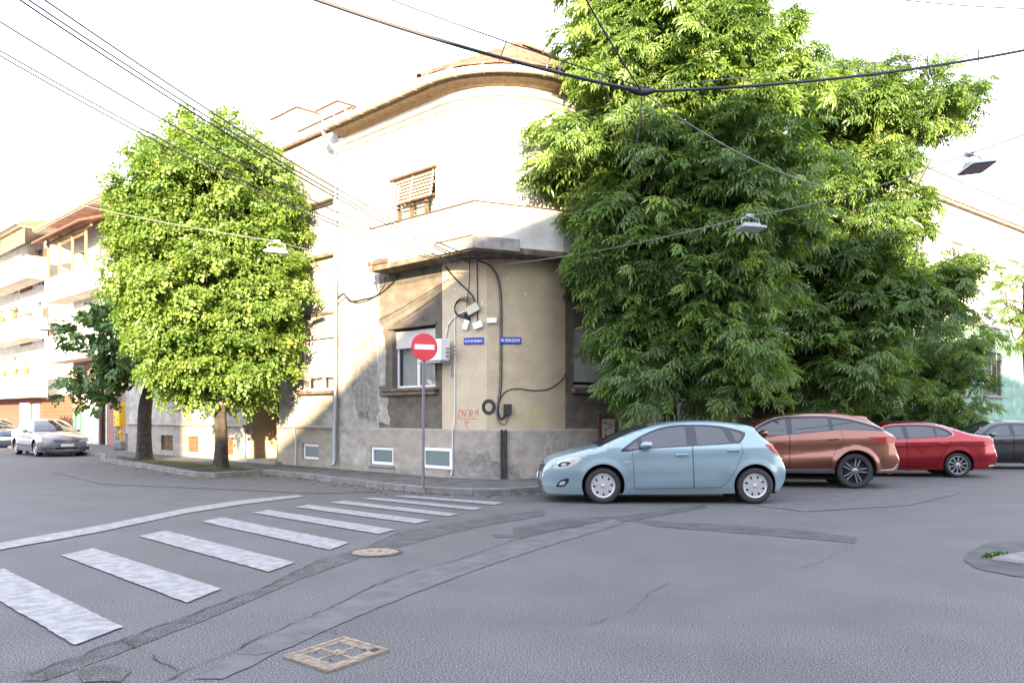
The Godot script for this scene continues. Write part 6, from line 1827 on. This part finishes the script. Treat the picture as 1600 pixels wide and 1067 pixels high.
func make_cables() -> void:
	# the thick bundle crossing in front, hung from a thin carrier wire
	var a := at(440, -20, 11.0); var n := at(1003, 143, 12.0); var b := at(1680, 62, 14.0)
	var left := sag(a, n, 0.10); var right := sag(n, b, 0.16)
	cable("overhead_cable", "thick black cable bundle from the top edge down to the junction knot", left, 0.026, mats.cable_black)
	cable("overhead_cable", "thick black cable from the junction knot out past the hanging lamp", right, 0.023, mats.cable_black)
	var ca := sag(a + Vector3(0.25, 0.30, 0), n + Vector3(0, 0.06, 0.02), 0.05); var cb := sag(n + Vector3(0, 0.06, 0.02), b + Vector3(0, 0.05, 0), 0.05)
	cable("carrier_wire", "thin carrier wire above the thick cable bundle, on its higher side", ca, 0.010, mats.cable_black)
	cable("carrier_wire", "thin carrier wire above the thick cable, before the farther ash tree", cb, 0.006, mats.cable_grey)
	var nth := 0
	for q in [[left, ca, 6], [left, ca, 10], [left, ca, 14], [left, ca, 18], [left, ca, 21], [right, cb, 5], [right, cb, 9], [right, cb, 12], [right, cb, 15], [right, cb, 18], [right, cb, 21]]:
		var p: Vector3 = q[0][q[2]]; var c: Vector3 = q[1][q[2]]
		var m := mb()
		m.tube([p - Vector3(0, 0.045, 0), p.lerp(c, 0.5), c + Vector3(0, 0.012, 0)], 0.012, 5)
		nth += 1
		var words := ["farthest", "fourth", "third", "second", "nearest", "nearest", "second", "third", "fourth", "fifth", "farthest"]
		one(m, "cable_hanger", mats.cable_grey, "small clip on the thick cable, %s from the knot %s" % [words[nth - 1], "towards the corner house roof" if nth < 6 else "towards the reddish lamp"], "cable clip", "cable clips")
	cable("overhead_cable", "cable rising steeply from the junction knot to the top edge", sag(n, at(905, -20, 10.0), 0.03), 0.014, mats.cable_black)
	cable("overhead_cable", "wire slanting from the junction knot down across the largest ash", sag(n, at(1290, 292, 15.5), 0.18), 0.011, mats.cable_grey)
	cable("overhead_cable", "loose wire dangling from the junction knot into the largest ash", smooth_line([n, at(1000, 190, 12.1), at(994, 230, 12.2), at(988, 275, 12.4)], 5), 0.010, mats.cable_black)
	var m := mb()
	m.tube(smooth_line([at(980, 137, 11.96), at(1000, 144, 12), at(1025, 141, 12.03)], 4), [0.03, 0.04, 0.05, 0.055, 0.055, 0.055, 0.05, 0.04, 0.03], 8)
	one(m, "cable_joint", mats.cable_black, "black taped knot where the thick cables meet", "cable joint")
	# service wires into the canopy corner
	var h := at(742, 411, 18.9)
	var starts := [[8, -15, 9.0, -0.1, "lowest of the service wires running from the top edge to the canopy"], [22, -15, 9.0, 0.0, "second service wire running from the top edge to the canopy"], [52, -12, 9.0, 0.25, "third, highest service wire running from the top edge to the canopy"],
		[-20, 22, 10.0, -0.35, "service wire entering at the side edge, upper of three"], [-20, 68, 11.0, -0.5, "service wire entering at the side edge, middle of three"], [-20, 76, 11.0, -0.62, "service wire entering at the side edge, lowest of three"]]
	for q in starts:
		var e: Vector3 = h + Vector3(q[3], 0.02 * q[3], 0.0)
		cable("service_wire", q[4], sag(at(q[0], q[1], q[2]), e, 0.22 + 0.12 * absf(q[3])), 0.011 if q[1] < 0 else 0.011, mats.cable_black)
	cable("overhead_cable", "thin wire across the upper right corner of the sky", sag(at(1380, -4, 13), at(1680, 14, 13), 0.05), 0.009, mats.cable_grey)
	# lamp wires
	var l1 := at(432, 377, 19.0)
	cable("lamp_wire", "wire carrying the hanging lamp in front of the linden", sag(at(-30, 283, 20), l1, 0.10) + sag(l1, at(545, 402, 21.2), 0.04), 0.010, mats.cable_grey)
	var l2 := at(1172, 337, 16.0); var l3 := at(1515, 240, 12.6)
	cable("lamp_wire", "wire from the canopy carrying the two lamps before the ash trees", sag(at(775, 414, 18.9), l2, 0.12) + sag(l2, l3, 0.12) + sag(l3, at(1680, 178, 11.5), 0.02), 0.010, mats.cable_grey)
	var l4 := at(72, 497, 34.0)
	cable("lamp_wire", "wire carrying the bell lamp before the balconies", sag(at(-30, 480, 34), l4, 0.05) + sag(l4, at(215, 520, 34), 0.06), 0.010, mats.cable_grey)
	hanging_lamp(l1, 0.56, 0.15, "pale flat street lamp hanging in front of the linden crown", "lamp_glass_pale", -0.06)
	hanging_lamp(l2, 0.56, 0.35, "pale flat street lamp hanging in front of the largest ash", "lamp_glass_pale", 0.02, -0.12)
	hanging_lamp(l3, 0.60, 0.45, "grey street lamp with reddish glass hanging nearest the viewer", "lamp_glass", 0.20, -0.38)
	var t := thing("bell_lamp", "grey bell shaped lamp hanging before the apartment balconies", "street lamp", Transform3D(Basis.IDENTITY, l4))
	m = mb()
	m.xf = Transform3D(Basis(Vector3.RIGHT, -PI / 2), Vector3(0, -0.5, 0))
	m.lathe([Vector2(0.30, 0.0), Vector2(0.24, 0.08), Vector2(0.12, 0.18), Vector2(0.09, 0.3), Vector2(0.03, 0.34)], 20)
	put(m, "lamp_shade", mats.steel_post, t)
	m = mb(); m.tube([Vector3(0, -0.17, 0), Vector3(0, 0.02, 0)], 0.02, 6)
	put(m, "hook", mats.steel_post, t)

func hanging_lamp(top: Vector3, l: float, turn: float, label: String, glass: String, tilt: float, roll := 0.0) -> void:
	var t := thing("street_lamp", label, "street lamp", Transform3D(Basis(Vector3.UP, turn) * Basis(Vector3(0, 0, 1), tilt) * Basis(Vector3.RIGHT, roll), top), "lamps hung on wires")
	var m := mb()
	m.box(Vector3(0, 0.0, 0), Vector3(0.16, 0.06, 0.07), 0.012)
	m.box(Vector3(0, -0.035, 0), Vector3(0.09, 0.03, 0.09), 0.008)
	put(m, "clamp", mats.lamp_body, t)
	m = mb()
	m.tube(smooth_line([Vector3(-0.20, -0.16, 0), Vector3(-0.19, -0.08, 0), Vector3(-0.08, -0.045, 0), Vector3(0.08, -0.045, 0), Vector3(0.19, -0.08, 0), Vector3(0.20, -0.16, 0)], 4), 0.013, 6)
	put(m, "bracket", mats.lamp_body, t)
	m = mb()
	var rows := []
	for q in [[0.34, 0.45, -0.165], [0.36, 0.50, -0.20], [0.47, 0.92, -0.225], [0.5, 1.0, -0.245], [0.5, 1.0, -0.268]]:
		var row := []
		for i in 25:
			var a := TAU * i / 24.0
			var cx := signf(cos(a)) * pow(absf(cos(a)), 0.22); var cz := signf(sin(a)) * pow(absf(sin(a)), 0.22)
			row.append(Vector3(cx * l * q[0], q[2], cz * 0.16 * q[1]))
		rows.append(row)
	m.grid(rows, Vector3(0, -0.24, 0), true)
	m.face(rows[0].slice(0, 24), Vector3(0, -0.3, 0))
	put(m, "housing", mats.lamp_body, t)
	m = mb()
	for i in 11: m.box(Vector3((i - 5) * l * 0.055, -0.165, 0), Vector3(0.008, 0.03, 0.13), 0.002)
	put(m, "cooling_fins", mats.zinc, t)
	m = mb()
	m.box(Vector3(0, -0.272, 0), Vector3(l * 0.92, 0.012, 0.27), 0.005)
	put(m, "lens", mats[glass], t)
	m = mb()
	m.tube(smooth_line([Vector3(0.20, -0.18, 0), Vector3(0.30, -0.10, 0.02), Vector3(0.34, -0.16, 0.03), Vector3(0.27, -0.215, 0)], 5), 0.008, 5)
	put(m, "lead", mats.cable_black, t)

func make_street_things() -> void:
	# no entry sign on its post
	var t := thing("no_entry_sign", "red round no entry sign on a grey steel post at the kerb", "traffic sign", Transform3D(Basis(Vector3.UP, 0.42), Vector3(-1.8, 0.115, -16.85)))
	var m := mb()
	m.tube([Vector3(0, 0, 0), Vector3(0.0, 1.4, 0), Vector3(0.01, 2.88, 0)], 0.030, 12)
	put(m, "post", mats.steel_post, t)
	m = mb()
	m.xf = Transform3D(Basis.IDENTITY, Vector3(0.01, 2.86, 0.045))
	m.lathe([Vector2(0.0, -0.008), Vector2(0.272, -0.008), Vector2(0.28, 0.0), Vector2(0.272, 0.006), Vector2(0.0, 0.006)], 44)
	var disc := put(m, "disc", mats.sign_red, t)
	m = mb(); m.box(Vector3(0.01, 2.86, 0.0525), Vector3(0.42, 0.10, 0.003), 0.001)
	put(m, "white_bar", mats.sign_white, disc)
	m = mb()
	for y in [2.76, 2.96]: m.span(Vector3(-0.05, y, -0.035), Vector3(0.07, y + 0.03, 0.036), 0.005)
	put(m, "clamp", mats.zinc, t)
	# gas cabinet on its concrete post
	t = thing("gas_cabinet", "bright yellow gas cabinet on a pole beside the maple trunk", "cabinet", Transform3D(Basis(Vector3.UP, -0.5), at(186, 700, 36.0) * Vector3(1, 0, 1) + Vector3(0, 0.115, 0)))
	m = mb(); m.span(Vector3(-0.21, 1.0, -0.15), Vector3(0.21, 2.02, 0.15), 0.02)
	var cb := put(m, "cabinet", mats.yellow_paint, t)
	m = mb()
	m.span(Vector3(-0.18, 1.05, 0.15), Vector3(0.18, 1.97, 0.163), 0.006)
	put(m, "cabinet_door", mats.yellow_paint, cb)
	m = mb()
	for q in [[0.1, 1.75], [-0.12, 1.4], [0.09, 1.3], [-0.11, 1.2], [-0.13, 1.78]]: m.box(Vector3(q[0], q[1], 0.166), Vector3(0.07, 0.05, 0.008), 0.003)
	put(m, "sticker", mats.rust, cb)
	m = mb(); m.tube([Vector3(0.08, 0.4, 0), Vector3(0.08, 1.02, 0)], 0.05, 8)
	m.box(Vector3(0.08, 0.75, 0), Vector3(0.16, 0.1, 0.16), 0.02)
	put(m, "gas_pipe", mats.yellow_paint, t)
	m = mb(); m.box(Vector3(-0.1, 0.5, -0.05), Vector3(0.20, 1.0, 0.2), 0.03); m.box(Vector3(0.02, 0.2, 0), Vector3(0.5, 0.4, 0.34), 0.05)
	put(m, "concrete_post", mats.concrete, t)
	# utility pole behind the cabinet
	m = mb(); m.tube([at(184, 702, 36.6) * Vector3(1, 0, 1) + Vector3(0, 0.1, 0), at(184, 702, 36.6) * Vector3(1, 0, 1) + Vector3(0, 8.2, 0)], [0.16, 0.11], 12)
	one(m, "utility_pole", mats.concrete, "grey concrete utility pole behind the yellow gas cabinet", "pole")
	# litter bin beside it
	t = thing("waste_bin", "small dark waste bin on a stand behind the maple trunk", "bin", Transform3D(Basis.IDENTITY, at(206, 703, 34.5) * Vector3(1, 0, 1) + Vector3(0, 0.115, 0)))
	m = mb(); m.box(Vector3(0, 0.42, 0), Vector3(0.4, 0.5, 0.34), 0.04)
	put(m, "bin_body", mats.steel_post, t)
	m = mb(); m.box(Vector3(0, 0.70, 0), Vector3(0.44, 0.05, 0.38), 0.02)
	put(m, "lid", mats.black_plastic, t)
	m = mb()
	for x in [-0.16, 0.16]: m.span(Vector3(x - 0.02, 0, -0.02), Vector3(x + 0.02, 0.3, 0.02))
	put(m, "stand", mats.black_plastic, t)
	# round manhole
	var c := ground(586, 864)
	t = thing("manhole_cover", "round tan manhole cover beside the zebra crossing", "manhole cover", Transform3D(Basis(Vector3.RIGHT, -PI / 2), Vector3(c.x, 0.0, -c.y)))
	m = mb(); m.lathe([Vector2(0.31, 0.0), Vector2(0.31, 0.016), Vector2(0.275, 0.018), Vector2(0.27, 0.010)], 40)
	put(m, "ring", mats.asphalt_dark, t)
	m = mb(); m.lathe([Vector2(0.268, 0.004), Vector2(0.262, 0.015), Vector2(0.0, 0.017)], 40)
	put(m, "lid", mats.iron_cast, t)
	m = mb()
	for k in 2: m.box(Vector3(0.05 - 0.1 * k, 0.03, 0.0175), Vector3(0.05, 0.02, 0.003), 0.001)
	put(m, "lifting_slot", mats.crack, t)
	# rectangular cast iron frame in the road
	var q := px_poly([[442.5, 1028.7], [536, 997], [608.7, 1018], [512, 1052]])
	var o: Vector2 = (q[0] + q[1] + q[2] + q[3]) / 4
	var ex: Vector2 = ((q[3] - q[0]) + (q[2] - q[1])) / 4; var ey: Vector2 = ((q[0] - q[1]) + (q[3] - q[2])) / 4
	var bx := Vector3(ex.x, 0, -ex.y); var by := Vector3(ey.x, 0, -ey.y)
	t = thing("access_cover", "square rusty iron access cover filled with asphalt in the foreground", "manhole cover", Transform3D(Basis(bx, Vector3.UP * 0.62, by), Vector3(o.x, 0, -o.y)))
	m = mb()
	for g in [-1.0, 1.0]:
		m.span(Vector3(-1, 0, g * 0.93 - 0.07), Vector3(1, 0.030, g * 0.93 + 0.07), 0.006); m.span(Vector3(g * 0.93 - 0.07, 0, -0.858), Vector3(g * 0.93 + 0.07, 0.0295, 0.858), 0.006)
	put(m, "outer_frame", mats.iron_cast, t)
	m = mb()
	for g in [-1.0, 1.0]:
		m.span(Vector3(-0.84, 0, g * 0.72 - 0.12), Vector3(0.84, 0.024, g * 0.72 + 0.12), 0.004); m.span(Vector3(g * 0.74 - 0.10, 0, -0.598), Vector3(g * 0.74 + 0.10, 0.0235, 0.598), 0.004)
	m.span(Vector3(-0.638, 0, -0.05), Vector3(0.638, 0.022, 0.05), 0.004); m.span(Vector3(-0.05, 0, -0.598), Vector3(0.05, 0.0225, -0.052), 0.004); m.span(Vector3(-0.05, 0, 0.052), Vector3(0.05, 0.0225, 0.598), 0.004)
	m.span(Vector3(-0.2, 0, -0.2), Vector3(0.2, 0.0262, 0.2), 0.004)
	put(m, "cover_ribs", mats.iron_cast, t)
	for gx in [-1.0, 1.0]:
		for gz in [-1.0, 1.0]:
			m = mb(); m.span(Vector3(gx * 0.05, 0, gz * 0.05), Vector3(gx * 0.64, 0.014, gz * 0.6))
			put(m, "asphalt_fill", mats.asphalt, t)
	m = mb()
	for w in [[-0.02, -0.02], [0.08, 0.14], [-0.14, 0.1], [0.4, -0.62], [-0.55, 0.3], [0.3, 0.45]]: m.span(Vector3(w[0], 0.0262, w[1]), Vector3(w[0] + 0.1, 0.0275, w[1] + 0.06))
	m.span(Vector3(0.62, 0.024, -0.82), Vector3(0.84, 0.0312, -0.62))
	put(m, "pick_hole", mats.crack, t)
	# broken kerb stone with weeds at the roadside
	c = ground(1590, 876)
	m = mb()
	m.box(Vector3(0, 0.01, 0), Vector3(0.62, 0.09, 0.34), 0.025, Basis(Vector3(0, 0, 1), 0.03) * Basis(Vector3.UP, 0.5))
	one(m, "broken_slab", mats.kerb, "broken pale concrete slab sunk in the asphalt with weeds", "slab", "", Transform3D(Basis.IDENTITY, Vector3(c.x + 0.06, 0, -c.y)))
	c = ground(1556, 869)
	var r := RandomNumberGenerator.new()
	r.seed = 12
	m = mb()
	for i in 240:
		var p := Vector3(r.randfn(0, 0.10), 0.005, r.randfn(0, 0.035) - 0.3 * 0.0)
		p = Basis(Vector3.UP, 0.6) * p
		var d := Vector3(r.randf_range(-1, 1), r.randf_range(0.4, 1.5), r.randf_range(-1, 1)).normalized()
		var k := r.randf_range(0.7, 1.3)
		m.col = Color(0.07 * k, 0.14 * k, 0.03 * k)
		leaf(m, p, d, Vector3(0.2, 1, 0.1), r.randf_range(0.025, 0.06), 0.02)
	var wd := one(m, "weeds", mats.grass_blade, "tuft of green weeds growing beside the broken slab", "weeds", "", Transform3D(Basis.IDENTITY, Vector3(c.x, 0.0, -c.y)))
	wd.set_meta("kind", "stuff")
	# dry leaves blown along the kerb
	var bits := PackedFloat32Array()
	var nb := 0
	for i in 420:
		var k: int = 2 + r.randi() % 11
		var p0: Vector2 = kerb_line[k].lerp(kerb_line[k + 1] if k < 13 else kerb_line[k] + Vector2(9, 7.5), r.randf())
		var off := absf(r.randfn(0, 0.35)) + 0.03
		var dd: Vector2 = ((kerb_line[k + 1] - kerb_line[k]) as Vector2).normalized()
		p0 += Vector2(dd.y, -dd.x) * -off if Vector2(dd.y, -dd.x).dot(Vector2(0, 1)) > 0 else Vector2(dd.y, -dd.x) * off
		var bb := Basis(Vector3.UP, r.randf() * TAU).rotated(Vector3.RIGHT, r.randf_range(-0.5, 0.5)).scaled(Vector3.ONE * r.randf_range(0.5, 1.2))
		var cc := Color(0.16, 0.10, 0.05).lerp(Color(0.24, 0.20, 0.07), r.randf())
		bits.append_array([bb.x.x, bb.y.x, bb.z.x, p0.x, bb.x.y, bb.y.y, bb.z.y, 0.016, bb.x.z, bb.y.z, bb.z.z, -p0.y, cc.r, cc.g, cc.b, 1.0])
		nb += 1
	m = mb()
	leaf(m, Vector3(-0.03, 0, 0), Vector3(1, 0, 0), Vector3.UP, 0.06, 0.04)
	var lm := MultiMesh.new()
	lm.transform_format = MultiMesh.TRANSFORM_3D
	lm.use_colors = true
	lm.mesh = m.mesh()
	lm.instance_count = nb
	lm.buffer = bits
	var li := MultiMeshInstance3D.new()
	li.multimesh = lm; li.name = "fallen_leaves"; li.material_override = mats.grass_blade
	li.set_meta("kind", "stuff"); li.set_meta("label", "dry fallen leaves scattered along the kerb"); li.set_meta("category", "leaves")
	add_child(li)
	# plants on the lowest balcony and hanging baskets above
	var xf := Transform3D(house_xf.basis, Vector3(-18.83, 0, -40.5))
	var sp := linden_spray(r, 0.10, 0.07)
	var pots := [[-10.6, 3.98, 0.55, "round bush in a terracotta pot at the end of the lowest balcony"], [-12.8, 3.98, 0.75, "pointed yellow green conifer in a pot on the lowest balcony"], [-15.2, 3.98, 0.7, "taller shrub in a pot on the lowest balcony, second from the conifer"], [-17.2, 3.98, 0.5, "orange flowering pot on the lowest balcony"], [-19.2, 3.98, 0.5, "pale flowering pot farthest along the lowest balcony"],
		[-13.0, 7.25, 0.4, "trailing flower box on the middle balcony nearest its corner"], [-15.5, 7.25, 0.4, "trailing flower box on the middle balcony, second from its corner"], [-18.0, 7.25, 0.4, "trailing flower box on the middle balcony, third from its corner"]]
	for k in pots.size():
		var w = pots[k]
		t = thing("potted_plant", w[3], "plant", xf * Transform3D(Basis.IDENTITY, Vector3(w[0], w[1], 1.55)), "plants on the balconies")
		m = mb(); m.xf = Transform3D(Basis(Vector3.RIGHT, -PI / 2), Vector3.ZERO)
		m.lathe([Vector2(0.0, 0.0), Vector2(0.12, 0.0), Vector2(0.17, 0.24), Vector2(0.19, 0.25), Vector2(0.19, 0.29), Vector2(0.15, 0.28)], 16)
		put(m, "pot", mats.terracotta, t)
		var buf := PackedFloat32Array()
		var cnt := 60
		for i in cnt:
			var y := r.randf()
			var wide: float = (0.32 * (1 - y) + 0.04) if k == 1 else 0.30 * sqrt(maxf(0.0, 1 - (2 * y - 1) * (2 * y - 1))) + 0.05
			var a := r.randf() * TAU
			var p := Vector3(cos(a) * wide * r.randf(), 0.25 + y * w[2] * 1.2, sin(a) * wide * r.randf())
			var b := Basis(Vector3.UP, r.randf() * TAU).rotated(Vector3.RIGHT, r.randf_range(-0.8, 0.8)).scaled(Vector3.ONE * 0.5)
			var col := Color(0.10, 0.16, 0.03).lerp(Color(0.22, 0.24, 0.04), r.randf())
			if k >= 3 and i % 4 == 0: col = Color(0.5, 0.2, 0.05)
			buf.append_array([b.x.x, b.y.x, b.z.x, p.x, b.x.y, b.y.y, b.z.y, p.y, b.x.z, b.y.z, b.z.z, p.z, col.r, col.g, col.b, 1.0])
		var mm := MultiMesh.new()
		mm.transform_format = MultiMesh.TRANSFORM_3D
		mm.use_colors = true
		mm.mesh = sp
		mm.instance_count = cnt
		mm.buffer = buf
		var mi := MultiMeshInstance3D.new()
		mi.multimesh = mm; mi.name = "foliage"; mi.material_override = mats.leaf_linden
		mi.set_meta("kind", "stuff")
		t.add_child(mi, true)
